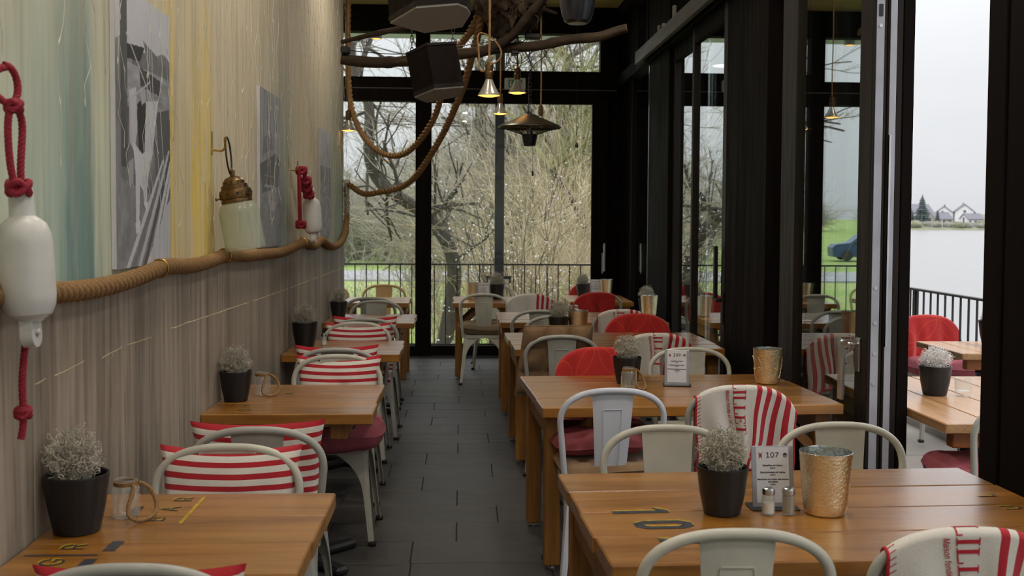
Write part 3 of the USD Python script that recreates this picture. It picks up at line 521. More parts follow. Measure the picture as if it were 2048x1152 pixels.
# car and masts seen mirrored in the sliding leaf
car = thing('car', 'small dark blue car parked on the lane', 'car', (-19.5, 60, GZ+.1), .15)
prof = Polygon([(-2, .25), (2, .25), (2.05, .7), (1.9, .85), (1.1, .95), (.5, 1.42), (-1.2, 1.45), (-1.95, .95), (-2.05, .6)])
b = extr(prof.buffer(.05), 1.6, -.8); b.apply_transform(trimesh.transformations.rotation_matrix(PI/2, [1, 0, 0])); obj('body', b, 'car_blue', car)
wn = extr(Polygon([(1.0, .95), (.45, 1.36), (-1.15, 1.38), (-1.75, .98)]), 1.74, -.87); wn.apply_transform(trimesh.transformations.rotation_matrix(PI/2, [1, 0, 0])); obj('windows', wn, 'car_glass', car)
for x in (-1.25, 1.3):
    for s in (-1, 1): obj('wheel', cyl((x, s*.7, .3), (x, s*.88, .3), .31, 20), 'rubber', car)
for i, (x, y, h) in enumerate(((-17, 66, 7), (-19.5, 70, 8.5))):
    t = thing('flag_mast', ['slanting grey mast beyond the lane', 'upright grey mast beyond the lane'][i], 'mast', (x, y, GZ), ry=(-.22, 0)[i]); obj('pole', tube([(0, 0, 0), (0, 0, h)], [.13, .06], 8), 'mast_grey', t); obj('foot', cyl((0, 0, 0), (0, 0, .5), .22, 10), 'mast_grey', t)

# ================================================================ OUTSIDE: terrace, river, far bank
meta(obj('terrace_floor', [bx(1.98, 3.75, y0+.006, y0+.994, -.2, -.03, .004) for y0 in np.arange(-4, 14, 1.0)], 'terrace_stone', smooth=False), 'pale stone terrace along the river front', 'terrace', kind='structure')
meta(obj('terrace_edge', bx(3.45, 3.8, -4, 14, -.16, .03, .01), 'terrace_stone', smooth=False), 'pale stone kerb under the terrace railing', 'kerb', kind='structure')
railing((3.62, 13.5), (3.62, -3.5), .05, 1.0, 'black bar railing along the river terrace', .125, 1.7)
meta(obj('river', tm([(3.9, -400, -2.7), (900, -400, -2.7), (900, 900, -2.7), (3.9, 900, -2.7)], [(0, 1, 2), (0, 2, 3)]), 'river', smooth=False), 'wide grey river under an overcast sky', 'river', kind='stuff')
meta(obj('quay_wall', bx(3.7, 3.95, -60, 13.6, -3, -.17), 'rock_stone', smooth=False), 'stone quay wall below the terrace', 'wall', kind='structure')
bank = tm([(150, 462, -2.9), (300, 462, -2.9), (300, 475, -.2), (150, 475, -.2), (300, 560, 5), (150, 560, 5)], [(0, 1, 2), (0, 2, 3), (3, 2, 4), (3, 4, 5)])
meta(obj('far_bank', bank, 'bank_grass', smooth=False), 'low grassy far bank of the river', 'bank', kind='structure')
def house(label, x, y, w, d, h, roof, rz, z=-.4, wall='far_wall', wins=3):
    t = thing('house', label, 'house', (x, y, z), rz)
    obj('walls', extr(sbox(-w/2, -d/2, w/2, d/2), h), wall, t, smooth=False)
    ga = extr(Polygon([(-d/2, h), (d/2, h), (0, h+roof)]), w); ga.apply_transform(np.array([[0, 0, 1, -w/2], [1, 0, 0, 0], [0, 1, 0, 0], [0, 0, 0, 1.]])); obj('gable', ga, wall, t, smooth=False)
    e = .5; rp = Polygon([(-d/2-e, h-e*roof/(d/2)), (0, h+roof), (d/2+e, h-e*roof/(d/2)), (d/2+e, h+.3-e*roof/(d/2)), (0, h+roof+.35), (-d/2-e, h+.3-e*roof/(d/2))])
    rm = extr(rp, w+.7); rm.apply_transform(np.array([[0, 0, 1, -w/2-.35], [1, 0, 0, 0], [0, 1, 0, 0], [0, 0, 0, 1.]])); obj('roof', rm, 'far_roof', t, smooth=False)
    for k in range(wins):
        xx = -w/2+w*(k+.5)/wins
        for zz in np.arange(1.0, h-1.2, 2.6): obj('window', bx(xx-.5, xx+.5, -d/2-.06, -d/2+.05, zz, zz+1.2), 'far_window', t, smooth=False)
    for zz in (1.2, h-.6): 
        for s in (-1, 1): obj('window', bx(s*(w/2-.05)-.06, s*(w/2-.05)+.06, -.6, .6, zz, zz+1.2), 'far_window', t, smooth=False)
    obj('chimney', bx(w*.2-.3, w*.2+.3, -.3, .3, h+roof*.6, h+roof+.9), 'far_roof', t, smooth=False)
    return t
house('wide slate-roofed house highest behind the others on the far bank', 219, 512, 14, 10, 4.5, 3.6, .1, 1.0)
house('white gabled house right of the wide slate roof on the far bank', 228.5, 500, 8, 8, 4.2, 3.2, 1.1, .8)
house('beige house with a broad slate roof in the middle of the far bank', 219.5, 486, 9.5, 7, 2.7, 2.8, .25, -.4, 'far_wall_beige')
house('white house with two dormer floors at the right end of the far bank', 234.8, 494, 9, 8, 4.8, 3.2, 1.25, 1.0)
house('low white house close to the water at the right of the far bank', 232.5, 481, 8, 6, 3.0, 2.2, .15, -.6)
house('small white house half hidden by the spruce on the far bank', 214, 496, 6, 7, 3.0, 2.4, 1.0, -.2)
house('small beige house left of the beige broad-roofed one', 212.2, 508, 7, 7, 3.4, 2.8, .3, .4, 'far_wall_beige')
def spruce(label, x, y, h, w, seed):
    r_ = np.random.default_rng(seed); t = thing('spruce', label, 'tree', (x, y, -.6)); ms = []
    for k in range(15):
        f = k/14; R = w*(1-f)**.8*r_.uniform(.8, 1.1)+.25; z = h*(.12+.86*f); n = 22; th = np.arange(n)*2*PI/n; rr = R*(1+.35*np.where(np.arange(n) % 2, 1, -1)*r_.uniform(.3, 1, n))
        V = np.vstack([np.stack([rr*np.cos(th), rr*np.sin(th), z-.16*h*(1-f)*.5*rr/max(R, .1)], -1), [[0, 0, z+.09*h]], [[0, 0, z-.05*h]]]); i = np.arange(n); j = (i+1) % n
        ms.append(tm(V, np.concatenate([np.stack([i, j, np.full(n, n)], -1), np.stack([j, i, np.full(n, n+1)], -1)])))
    obj('crown', ms, 'spruce_green', t, smooth=False); obj('trunk', tube([(0, 0, 0), (0, 0, h*.9)], [.3, .05], 8), 'trunk_bark', t)
spruce('tall dark spruce left of the houses on the far bank', 209.0, 480, 13.2, 3.9, 1)
spruce('low dark conifer beside the tall spruce on the far bank', 204.2, 482, 8.2, 3.0, 2)
spruce('narrow dark conifer between the houses on the far bank', 215.3, 478, 6.5, 1.2, 3)
for i in range(34):
    m = trimesh.creation.icosphere(2, 1.0); x = 198+i*1.28+r_.normal(0, .6); s = r_.uniform(1.5, 2.7)*(1.3 if 29 < i or i == 23 else 1)
    m.vertices *= (1+.5*(meshkit.fbm(m.vertices*2.2+i*5.3, 3, i)-.5))[:, None]*np.array([s*1.2, s, s*.8])
    meta(obj('bank_bush', mv(m, (x, 472+r_.uniform(-3, 6), -1.5+s*.35)), ('bush_far', 'bank_grass')[i % 3 == 0], smooth=True), 'bare grey-green bush along the waterline of the far bank', 'bush', 'bushes along the far bank')
for i, x in enumerate((220.6, 213.0)):
    t = thing('boat_mast', ['taller thin white mast at the far waterline', 'shorter thin white mast at the far waterline'][i], 'mast', (x, 468, -2.6)); obj('pole', tube([(0, 0, 0), (0, 0, 5.5-i)], .09, 6), 'far_wall', t)
# ================================================================ FURNITURE
TZ = .735
def letters2d(text, h, serif=False):
    """2-D lettering polygon, reading along +x, capitals h tall"""
    if serif:
        G = {'L': [(0, 0, .30, .05), (.09, 0, .25, 1), (0, .95, .34, 1), (.09, 0, .68, .06), (.62, 0, .68, .26)], 'I': [(.02, 0, .36, .05), (.11, 0, .27, 1), (.02, .95, .36, 1)],
             'E': [(.09, 0, .25, 1), (0, 0, .66, .055), (0, .945, .64, 1), (.2, .47, .48, .525), (.43, .38, .48, .62), (.6, 0, .66, .24), (.58, .76, .64, 1)], 'T': [(.27, 0, .43, 1), (.17, 0, .53, .05), (0, .945, .70, 1), (0, .74, .05, 1), (.65, .74, .70, 1)]}
        W = {'L': .74, 'I': .44, 'E': .74, 'T': .74}; x = 0; ps = []
        for ch in text: ps += [sbox((x+a)*h, b*h, (x+c)*h, d*h) for a, b, c, d in G[ch]]; x += W[ch]
        return shapely.union_all(ps)
    m = meshkit.text_mesh(text, h, .001); v = np.asarray(m.vertices)
    return shapely.union_all([Polygon(v[f][:, :2]).buffer(1e-6) for f, n in zip(m.faces, m.face_normals) if n[2] > .5]).simplify(h*.022)
def flat(poly, z=0.0, h=.0006): return extr(poly, h, z)
def text_on(parent, name, text, h, matname, at, rz=0, shear=0, serif=False, thick=.0006):
    p = letters2d(text, h, serif)
    if shear: p = affinity.skew(p, xs=shear, origin=(0, 0))
    return obj(name, mv(flat(p, 0, thick), at, rz), matname, parent, smooth=False)

# ---- steel chair with bent tube back
HW, HS, HT = .2175, .70, .848           # hoop half width, shoulder height, crown height
def hoop_y(z): return -.168-(z-.44)*.145
def hoop_pts(n=61):
    t = np.linspace(0, PI, n); e = 2/2.5
    x = -HW*np.sign(np.cos(t))*np.abs(np.cos(t))**e; z = HS+(HT-.0145-HS)*np.abs(np.sin(t))**e
    lo = np.linspace(0, 1, 8)[:-1]
    L = np.stack([-.188-(HW-.188)*lo, .43+(HS-.43)*lo], -1)
    xs = np.concatenate([L[:, 0], x, -L[::-1, 0]]); zs = np.concatenate([L[:, 1], z, L[::-1, 1]])
    return np.stack([xs, hoop_y(zs), zs], -1)
def splat_mesh():
    nz, nx = 24, 9; z = np.linspace(.425, HT-.012, nz); u = np.linspace(-1, 1, nx); f = (z-z[0])/(z[-1]-z[0])
    hw = .062+.026*f
    X = hw[:, None]*u; Z = np.repeat(z[:, None], nx, 1); Y = hoop_y(Z)+.004-.012*np.sin(PI*f)[:, None]*1.0+.004*np.abs(u)[None]**6
    V = np.stack([X, Y, Z], -1).reshape(-1, 3); F = grid(nz, nx); V2 = V+[0, .0035, 0]; k = len(V)
    e = np.concatenate([np.arange(nx), np.arange(1, nz)*nx+nx-1, (nz-1)*nx+np.arange(nx-2, -1, -1), np.arange(nz-2, 0, -1)*nx]); e2 = np.roll(e, -1)
    S = np.concatenate([np.stack([e, e2, e2+k], -1), np.stack([e, e2+k, e+k], -1)])
    m = tm(np.vstack([V, V2]), np.vstack([F, F[:, ::-1]+k, S[:, ::-1]]))
    zz = lambda q: z[0]+q*(z[-1]-z[0])
    def at(uu, q): 
        w = .062+.026*q; return [w*uu, hoop_y(zz(q))+.004-.012*math.sin(PI*q)-.0006, zz(q)]
    ring = [at(.48, .18+.6*t) for t in np.linspace(0, 1, 9)]+[at(.5-t, .80) for t in np.linspace(.06, .94, 7)]+[at(-.48, .78-.6*t) for t in np.linspace(0, 1, 9)]+[at(-.5+t, .165) for t in np.linspace(.08, .92, 7)]
    return m, tube(ring, .0028, 6, closed=True)
def leg_mesh(sx, sy):
    secs = []
    for z in np.linspace(.437, 0.012, 15):
        f = 1-z/.437; cx, cy = sx*(.178+.042*f), sy*((.175+.062*f) if sy < 0 else (.178+.04*f)); w = .024+.011*(1-f)+.128*max(0, (z-.20)/.237)**3.2; th = .003
        r = .016
        o = [(cx-sx*w, cy), (cx-sx*r, cy), (cx-sx*r*.3, cy-sy*r*.3), (cx, cy-sy*r), (cx, cy-sy*w)]
        i = [(cx-sx*th, cy-sy*w), (cx-sx*th, cy-sy*r), (cx-sx*(r*.3+th), cy-sy*(r*.3+th)), (cx-sx*r, cy-sy*th), (cx-sx*w, cy-sy*th)]
        secs.append([(a, b, z) for a, b in o+i])
    S = np.array(secs); n, k, _ = S.shape; V = S.reshape(-1, 3); i, j = np.meshgrid(np.arange(n-1), np.arange(k), indexing='ij'); j2 = (j+1) % k
    a, b, c, d = i*k+j, i*k+j2, (i+1)*k+j2, (i+1)*k+j
    F = np.concatenate([np.stack([a, b, c], -1).reshape(-1, 3), np.stack([a, c, d], -1).reshape(-1, 3)])
    q = (n-1)*k; cap = [(q+0, q+1, q+8), (q+0, q+8, q+9), (q+1, q+2, q+7), (q+1, q+7, q+8), (q+2, q+3, q+6), (q+2, q+6, q+7), (q+3, q+4, q+5), (q+3, q+5, q+6)]
    m = tm(V, np.vstack([F, cap]))
    if sx*sy > 0: m.invert()
    return m
def make_chair(label, paint, group):
    t = thing('metal_chair', label, 'chair', group=group)
    seat = join([extr(rrect(.372, .368, .05, 6), .006, .446), extr(rrect(.372, .368, .05, 6).difference(rrect(.352, .348, .045, 6)), .026, .424)])
    obj('seat', seat, paint, t)
    obj('back_tube', tube(hoop_pts(), .0132, 12), paint, t)
    a, b = splat_mesh(); s = obj('splat', a, paint, t); obj('pressed_rib', b, paint, s)
    for sx in (-1, 1):
        for sy in (-1, 1):
            l = obj('leg', leg_mesh(sx, sy), paint, t)
            x, y = sx*.212, sy*(.230 if sy < 0 else .211); obj('foot_cap', bx(x-.018, x+.018, y-.018, y+.018, 0, .02, .005), 'rubber', l)
    obj('cross_brace', [tube([(-.16, -.16, .40), (0, 0, .425), (.16, .16, .40)], .006, 6), tube([(.16, -.16, .40), (0, 0, .425), (-.16, .16, .40)], .006, 6)], paint, t)
    return t
protos = {}
def chair(cx, yh, away, label, paint='cream_paint', rot=0.0, group='steel chairs with bent tube backs at the wooden tables'):
    """cx, yh: where the crown of the back stands; away: seat points away from the viewer's side (+y)"""
    rz = (0 if away else PI)+rot; o = .228; loc = (cx-o*math.sin(rz), yh+o*math.cos(rz), 0)
    if paint not in protos:
        protos[paint] = make_chair(label, paint, group); protos[paint].GetAttribute('xformOp:transform').Set(matrix(loc, rz)); p = protos[paint]
    else: p = dup(protos[paint], loc, rz, label)
    return loc, rz
# cushions
def pillow_mesh(w, h, T, seed, sag=0.0, nu=40, nv=34, tufts=0, pin=.07, pad=False):
    u, v = np.meshgrid(np.linspace(-1, 1, nu), np.linspace(-1, 1, nv), indexing='ij')
    X = w/2*u*(1-pin*(1-v**2)); Z = h/2*v*(1-pin*.9*(1-u**2))
    p = T/2*(np.clip(1-u**2, 0, 1)*np.clip(1-v**2, 0, 1))**.42
    if pad: X = w/2*u*(1-.13*v**4); Z = h/2*v*(1-.13*u**4); p = T/2*(np.clip(1-np.abs(u)**5, 0, 1)*np.clip(1-np.abs(v)**5, 0, 1))**.5
    nz = meshkit.fbm(np.stack([u*2.2+seed*7.7, v*2.2, u*0+seed], -1), 4, seed)-.5
    ed = np.clip(1-np.maximum(np.abs(u), np.abs(v)), 0, .2)/.2; p = p*(1+.35*nz)
    if tufts:
        for a in ((0, 0), (-.5, -.5), (.5, -.5), (-.5, .5), (.5, .5)):
            d2 = (u-a[0])**2+(v-a[1])**2; p = p*(1-.72*np.exp(-d2/.012)-.18*np.exp(-d2/.08))
    warp = .012*np.sin(u*2.1+seed)*np.cos(v*1.7+seed*2)
    Vf = np.stack([X, warp-p, Z], -1); Vb = np.stack([X, warp+p*.9+.0008, Z], -1); k = nu*nv; F = grid(nu, nv)
    uv = np.stack([(u+1)/2, (v+1)/2], -1).reshape(-1, 2)
    m = tm(np.vstack([Vf.reshape(-1, 3), Vb.reshape(-1, 3)]), np.vstack([F, F[:, ::-1]+k]))
    return m, np.vstack([uv, uv])
def cushion(name, label, w, h, T, matname, loc, rz, rx=0.0, seed=1, flat_=False, tufts=0, group=None, cat='cushion'):
    t = thing(name, label, cat, loc, rz, group, rx=(rx+(PI/2 if flat_ else 0)))
    m, uv = pillow_mesh(w, h, T, seed, tufts=tufts, pin=.11, pad=flat_); obj('cover', m, matname, t, smooth=True, uv=uv)
    k = 25; s = np.concatenate([np.linspace(-1, 1, k)[:-1]]); z0 = np.zeros_like(s)-1
    u = np.concatenate([s, -z0, -s, z0]); v = np.concatenate([z0, s, -z0, -s]); P = np.stack([w/2*u*((1-.13*v**4) if flat_ else (1-.08*(1-v**2))), .012*np.sin(u*2.1+seed)*np.cos(v*1.7+seed*2), h/2*v*((1-.13*u**4) if flat_ else (1-.072*(1-u**2)))], -1)
    obj('seam_piping', tube(P, .0028, 6, closed=True), matname, t, uv=None) if matname != 'pillow_stripes' else None
    if tufts:
        for a, b in ((0, 0), (-.5, -.5), (.5, -.5), (-.5, .5), (.5, .5)):
            b0 = trimesh.creation.icosphere(1, .009); b0.apply_translation([w/2*a, -T*.10, h/2*b]); obj('tuft_button', b0, matname, t, smooth=True)
    return t
# blankets over chair backs, in the chair's own frame
def crest(x):
    q = np.clip(np.abs(x)/.244, 0, 1); return HS-.01+(HT+.004-HS+.01)*(1-q**2.6)**.5-np.clip(np.abs(x)-.236, 0, None)*1.5
def drape(x, s, seed, side=1):
    """point of the cloth x across, s down from the crest (s > 0 on the back of the chair, s < 0 on the seat side)"""
    x, s = np.broadcast_arrays(np.asarray(x, float), np.asarray(s, float)); c = crest(x); r = .021; a = r*PI/2; d = np.abs(s)
    th = np.clip(d/a, 0, 1)*PI/2; dn = np.clip(d-a, 0, None); sg = np.sign(s)+(s == 0)
    fold = np.clip(dn/.25, 0, 1.3); ph = meshkit.noise(np.stack([x*3+seed, s*1.5+seed, x*0+seed], -1), seed)*4
    w = (.015*np.sin(x*34+ph+seed)+.010*np.sin(x*61+1.7*seed+ph))*fold**.9+(.012*fold)
    z = c-r+r*np.cos(th)-dn; y = hoop_y(np.maximum(z, .3))-sg*(r*np.sin(th)+w)
    x2 = x*(1-.05*fold)+.008*fold*np.sin(s*20+seed)+.045*np.clip(dn/.3, 0, 1)*np.sin(2*PI*np.clip((x+.19)/.42, 0, 1))*(seed in (3, 5, 7, 8))
    return np.stack([x2, y, z], -1)
def map_flat(poly, x0, s0, seed, off=.0014, edge=.012):
    """lays a 2-D polygon (x = down the cloth, y = across it) on the cloth"""
    m = extr(poly, .0004); v = np.asarray(m.vertices); keep = m.face_normals[:, 2] > .5; f = m.faces[keep]
    v, f = trimesh.remesh.subdivide_to_size(v, f, edge)
    X, S = x0+v[:, 1], s0+v[:, 0]; P = drape(X, S, seed); e = 1e-3
    n = np.cross(drape(X+e, S, seed)-P, drape(X, S+e, seed)-P); n /= np.linalg.norm(n, axis=1, keepdims=True)+1e-12
    n *= np.where((n*np.stack([X*0, X*0-1, X*0+.8], -1)).sum(1) < 0, -1, 1)[:, None]
    P = P+n*off
    return tm(np.vstack([P, P-n*.0005]), np.vstack([f, f[:, ::-1]+len(P)]))
def blanket(name, label, matname, at, xa, xb, lo, li, seed, group, printed=False, hi=1):
    loc, rz = at; t = thing(name, label, 'blanket', loc, rz, group); nx, ns = 70*hi, 80*hi
    x = np.linspace(xa, xb, nx); s = np.linspace(-li, lo, ns); xx, ss = np.meshgrid(x, s, indexing='ij')
    P = drape(xx, ss, seed); e = 1e-3; n = np.cross(drape(xx+e, ss, seed)-P, drape(xx, ss+e, seed)-P); n /= np.linalg.norm(n, axis=-1, keepdims=True)+1e-12
    k = nx*ns; F = grid(nx, ns); V = np.vstack([P.reshape(-1, 3), (P+n*.004).reshape(-1, 3)])
    uv = np.stack([(xx-xa)/(xb-xa), (ss+li)/.5], -1).reshape(-1, 2)
    obj('cloth', tm(V, np.vstack([F, F[:, ::-1]+k])), matname, t, smooth=True, uv=np.vstack([uv, uv]))
    hem = np.concatenate([P[:, 0], P[-1, 1:], P[-2::-1, -1], P[0, -2:0:-1]]); obj('hem', tube(hem, .004, 6, closed=True), 'blanket_red_ink' if printed else matname, t, uv=None) if printed else None
    if printed:
        w = xb-xa
        obj('lettering', map_flat(letters2d('LILLET', .056, True), xa+.355*w, -.012, seed), 'blanket_red_ink', t)
        p = affinity.skew(letters2d('Maison fondée en 1872', .0105), xs=14, origin=(0, 0)); obj('small_lettering', map_flat(affinity.scale(p, 1.0, 1.5, origin=(0, 0)), xa+.285*w, .028, seed), 'blanket_red_ink', t)
        st = []
        for q in np.arange(-li+.01, lo-.005, .0155): st += [sbox(q, .002, q+.0022, .017)]
        for q in np.arange(.03, .36, .0155): st.append(sbox(lo-.017, q*w/.4, lo-.002, q*w/.4+.0022))
        st.append(sbox(-li, .0, lo, .0026)); obj('edge_stitching', map_flat(shapely.union_all(st), xa, 0, seed, edge=.02), 'blanket_red_ink', t)
    return t
# ---- tables
def table_top(t, L, D, n, gaps=None, th=.046):
    ys = np.linspace(-D/2, D/2, n+1) if gaps is None else np.array(gaps)
    for i in range(n): 
        e0, e1 = rng.uniform(-.006, .006, 2)
        obj('top_plank', bx(-L/2+e0, L/2+e1, ys[i]+.0015, ys[i+1]-.0015, TZ-th, TZ-rng.uniform(0, .0012), .004), 'table_wood', t)
def big_table(label, cx, cy, L, D, rot=0.0, n=4, group='long oak-brown plank tables along the river front'):
    t = thing('plank_table', label, 'table', (cx, cy, 0), rot, group); table_top(t, L, D, n)
    lx, ly = L/2-.055, D/2-.13
    for sx in (-1, 1):
        for sy in (-1, 1):
            l = obj('leg', bx(sx*lx-.034, sx*lx+.034, sy*ly-.034, sy*ly+.034, .022, TZ-.046, .004), 'leg_wood', t)
            obj('leveling_foot', join([cyl((sx*lx, sy*ly, 0), (sx*lx, sy*ly, .024), .008, 8), cyl((sx*lx, sy*ly, 0), (sx*lx, sy*ly, .006), .017, 12)]), 'chrome', l)
        obj('apron', bx(sx*lx-.026, sx*lx+.026, -ly, ly, TZ-.146, TZ-.0465, .003), 'leg_wood', t)
        for sy in (-1, 1):
            P = np.array([(sx*(lx-.02), TZ-.26), (sx*(lx-.02), TZ-.20), (sx*(lx-.18), TZ-.047), (sx*(lx-.24), TZ-.047)]); q = extr(Polygon(P), .04); q.apply_transform(np.array([[1, 0, 0, 0], [0, 0, 1, sy*ly-.02], [0, 1, 0, 0], [0, 0, 0, 1.]])); obj('brace', q, 'leg_wood', t, smooth=False)
    return t
def wall_table(label, cy, D, x0=WX+.012, x1=-.365, legs=False, group='small plank tables along the painted wall'):
    L = x1-x0; cx = (x0+x1)/2; t = thing('wall_table', label, 'table', (cx, cy, 0), 0, group); table_top(t, L, D, 3)
    if legs:
        for sx in (-1, 1):
            for sy in (-1, 1): obj('leg', bx(sx*(L/2-.05)-.03, sx*(L/2-.05)+.03, sy*(D/2-.09)-.03, sy*(D/2-.09)+.03, .0, TZ-.046, .004), 'leg_wood', t)
            obj('apron', bx(sx*(L/2-.05)-.022, sx*(L/2-.05)+.022, -D/2+.1, D/2-.1, TZ-.13, TZ-.0465, .003), 'leg_wood', t)
    else:
        for sx in (-.2, .2): obj('cross_beam', bx(sx-.035, sx+.035, -D/2+.07, D/2-.07, TZ-.12, TZ-.0465, .004), 'leg_wood', t)
        obj('column', cyl((0, 0, .04), (0, 0, TZ-.118), .032, 16), 'dark_metal', t)
        for rz in (PI/4, -PI/4): obj('foot_bar', mv(bx(-.30, .30, -.035, .035, .006, .042, .012), (0, 0, 0), rz), 'dark_metal', t)
        obj('top_plate', bx(-.24, .24, -.05, .05, TZ-.128, TZ-.1205), 'dark_metal', t)
    return t
T1 = wall_table('small brown plank table nearest the viewer by the painted wall, stencilled letters on top', 2.77, .72)
T2 = wall_table('small brown plank table by the wall, second from the viewer', 4.78, .78)
T3 = wall_table('small pale-shining plank table by the wall, third from the viewer', 6.66, .72)
T4 = wall_table('small pale-shining plank table by the wall, fourth from the viewer', 8.57, .72)
T5 = wall_table('small plank table on wooden legs at the end of the painted wall', 10.49, .76, -1.13, -.50, legs=True)
RX = .985
B1 = big_table('long brown plank table nearest the viewer with the number 107 stencilled on it', RX, 2.93, 1.32, .9, .045)
B2 = big_table('long brown plank table second from the viewer, with the 109 menu stand', RX, 5.02, 1.32, .92, .055)
B3 = big_table('long brown plank table third from the viewer along the river front', RX-.01, 7.05, 1.32, .95, .02)
B4 = big_table('long brown plank table fourth from the viewer along the river front', RX-.03, 8.70, 1.32, .9, 0)
B5 = big_table('short brown plank table with the 115 menu stand by the garden door', .27, 10.54, .70, .84, 0)
B6 = big_table('short plank table with the 114 menu stand in the far right corner', 1.35, 10.74, .62, .9, 0)
def stencil(t, text, h, x, y, rot, dx=.006, dy=.005):
    p = letters2d(text, h); z = TZ+.0003
    obj('stencil_shadow', mv(flat(affinity.translate(p, dx, dy), 0, .0003), (x, y, z), rot), 'stencil_yellow', t, smooth=False)
    obj('stencil_letter', mv(flat(p, 0, .0006), (x, y, z), rot), 'stencil_dark', t, smooth=False)
def stencil_box(t, x0, x1, y0, y1, m): obj('stencil_border', bx(x0, x1, y0, y1, TZ+.0002, TZ+.0006), m, t, smooth=False)
# positions are in each table's own frame
stencil(T1, 'G', .055, -.21, -.29, PI/2); stencil(T1, 'R', .055, -.20, -.17, PI/2)
for k, c in enumerate('BAR'): stencil(T1, c, .05, -.075+.012*k, .07+.1*k, PI/2)
for b in ((-.17, -.14, -.33, -.24, 'stencil_dark'), (-.15, -.12, -.18, -.10, 'stencil_dark'), (-.03, -.02, .05, .32, 'stencil_yellow'), (-.32, -.15, -.215, -.205, 'stencil_dark'), (-.19, -.165, .12, .22, 'stencil_dark')): stencil_box(T1, *b)
stencil(T2, 'G', .05, -.17, -.32, PI/2); stencil(T2, 'R', .05, -.19, -.2, PI/2); stencil(T2, 'A', .05, -.05, .1, PI/2)
for k, (c, yy) in enumerate((('1', -.02), ('0', -.15), ('7', -.29))):
    p = {'1': shapely.union_all([sbox(.03, 0, .055, .155), Polygon([(.055, .155), (.03, .155), (.0, .118), (.03, .122)])]), '0': Polygon([(0, .03), (.02, 0), (.055, 0), (.075, .03), (.075, .125), (.055, .155), (.02, .155), (0, .125)]).difference(Polygon([(.024, .04), (.032, .028), (.043, .028), (.051, .04), (.051, .115), (.043, .127), (.032, .127), (.024, .115)])), '7': shapely.union_all([sbox(0, .13, .075, .155), Polygon([(.05, .13), (.075, .14), (.04, 0), (.015, 0)]), sbox(0, .10, .022, .155)])}[c]; z = TZ+.0003; xx = -.57+.035*k
    obj('stencil_shadow', mv(flat(affinity.translate(p, -.009, .003), 0, .0003), (xx, yy+.055, z), -PI/2), 'stencil_yellow', B1, smooth=False); obj('stencil_letter', mv(flat(p, 0, .0006), (xx, yy+.055, z), -PI/2), 'stencil_dark', B1, smooth=False)
for c, yy in (('B', -.2), ('U', -.06), ('L', .08)): stencil(B1, c, .05, .585, yy, PI/2)

# ---- chairs and their textiles
CUP = []
g1 = 'striped cushions on the chairs along the wall'
c_ = chair(-.665, 2.15, True, 'grey steel chair at the bottom left, nearest the viewer, only its back tube in view', 'grey_paint')
cushion('striped_cushion', 'red and white striped cushion at the bottom left corner, behind the nearest chair back', .44, .40, .13, 'pillow_stripes', (c_[0][0], 2.15+.115, .62), PI, -.14, 3, group=g1)
def wall_pair(y_near, y_far, xa, xb, la, lb, pa, pb, sa, paint='grey_paint', pillow=True, seat=None):
    """back-to-back chairs between two wall tables: the near one faces the viewer"""
    A = chair(xa, y_near, False, la, 'cream_paint' if pillow else 'grey_paint'); B = chair(xb, y_far, True, lb, paint)
    if pillow:
        cushion('striped_cushion', pa, .435, .40, .135, 'pillow_stripes', (xa+.005, y_near-.010, .642), 0, -.13, sa, group=g1)
        cushion('striped_cushion', pb, .45, .40, .12, 'pillow_stripes', (xb-.01, y_far+.112, .655), PI, -.14, sa+1, group=g1)
    return A, B
wall_pair(3.30, 3.56, -.71, -.675, 'cream steel chair framing the largest striped cushion beyond the nearest wall table', 'grey steel chair directly behind the nearest striped cushion, its splat showing',
    'largest red and white striped cushion, framed by the nearest full chair back', 'red and white striped cushion half hidden behind the largest striped cushion', 11)
A2, _ = wall_pair(5.45, 5.72, -.625, -.66, 'cream steel chair beyond the second wall table with a plum seat pad', 'grey steel chair behind the second framed striped cushion', 'red and white striped cushion framed by the chair back beyond the second wall table', 'red and white striped cushion half hidden behind the second framed one', 15)
wall_pair(7.15, 7.42, -.69, -.66, 'cream steel chair at the far side of the third wall table', 'grey steel chair back between the third and fourth wall tables', 'smallest red and white striped cushion framed by a chair back, beyond the third wall table', 'red and white striped cushion hidden behind the smallest framed one', 19)
wall_pair(9.02, 9.35, -.71, -.795, 'grey steel chair with open splat at the far side of the fourth wall table', None or 'grey steel chair in front of the table at the end of the wall', '', '', 23, pillow=False)
chair(-.80, 11.15, False, 'tan steel chair beyond the table at the end of the wall', 'tan_paint')
chair(-1.38, 11.1, False, 'tan steel chair at the left edge of the garden window, mostly hidden by the wall', 'tan_paint')
cushion('seat_pad', 'plum red tufted seat pad on the chair beyond the second wall table', .45, .45, .18, 'cushion_pink', (A2[0][0]+.035, A2[0][1]-.11, .525), PI, 0, 31, True, 1, cat='cushion')
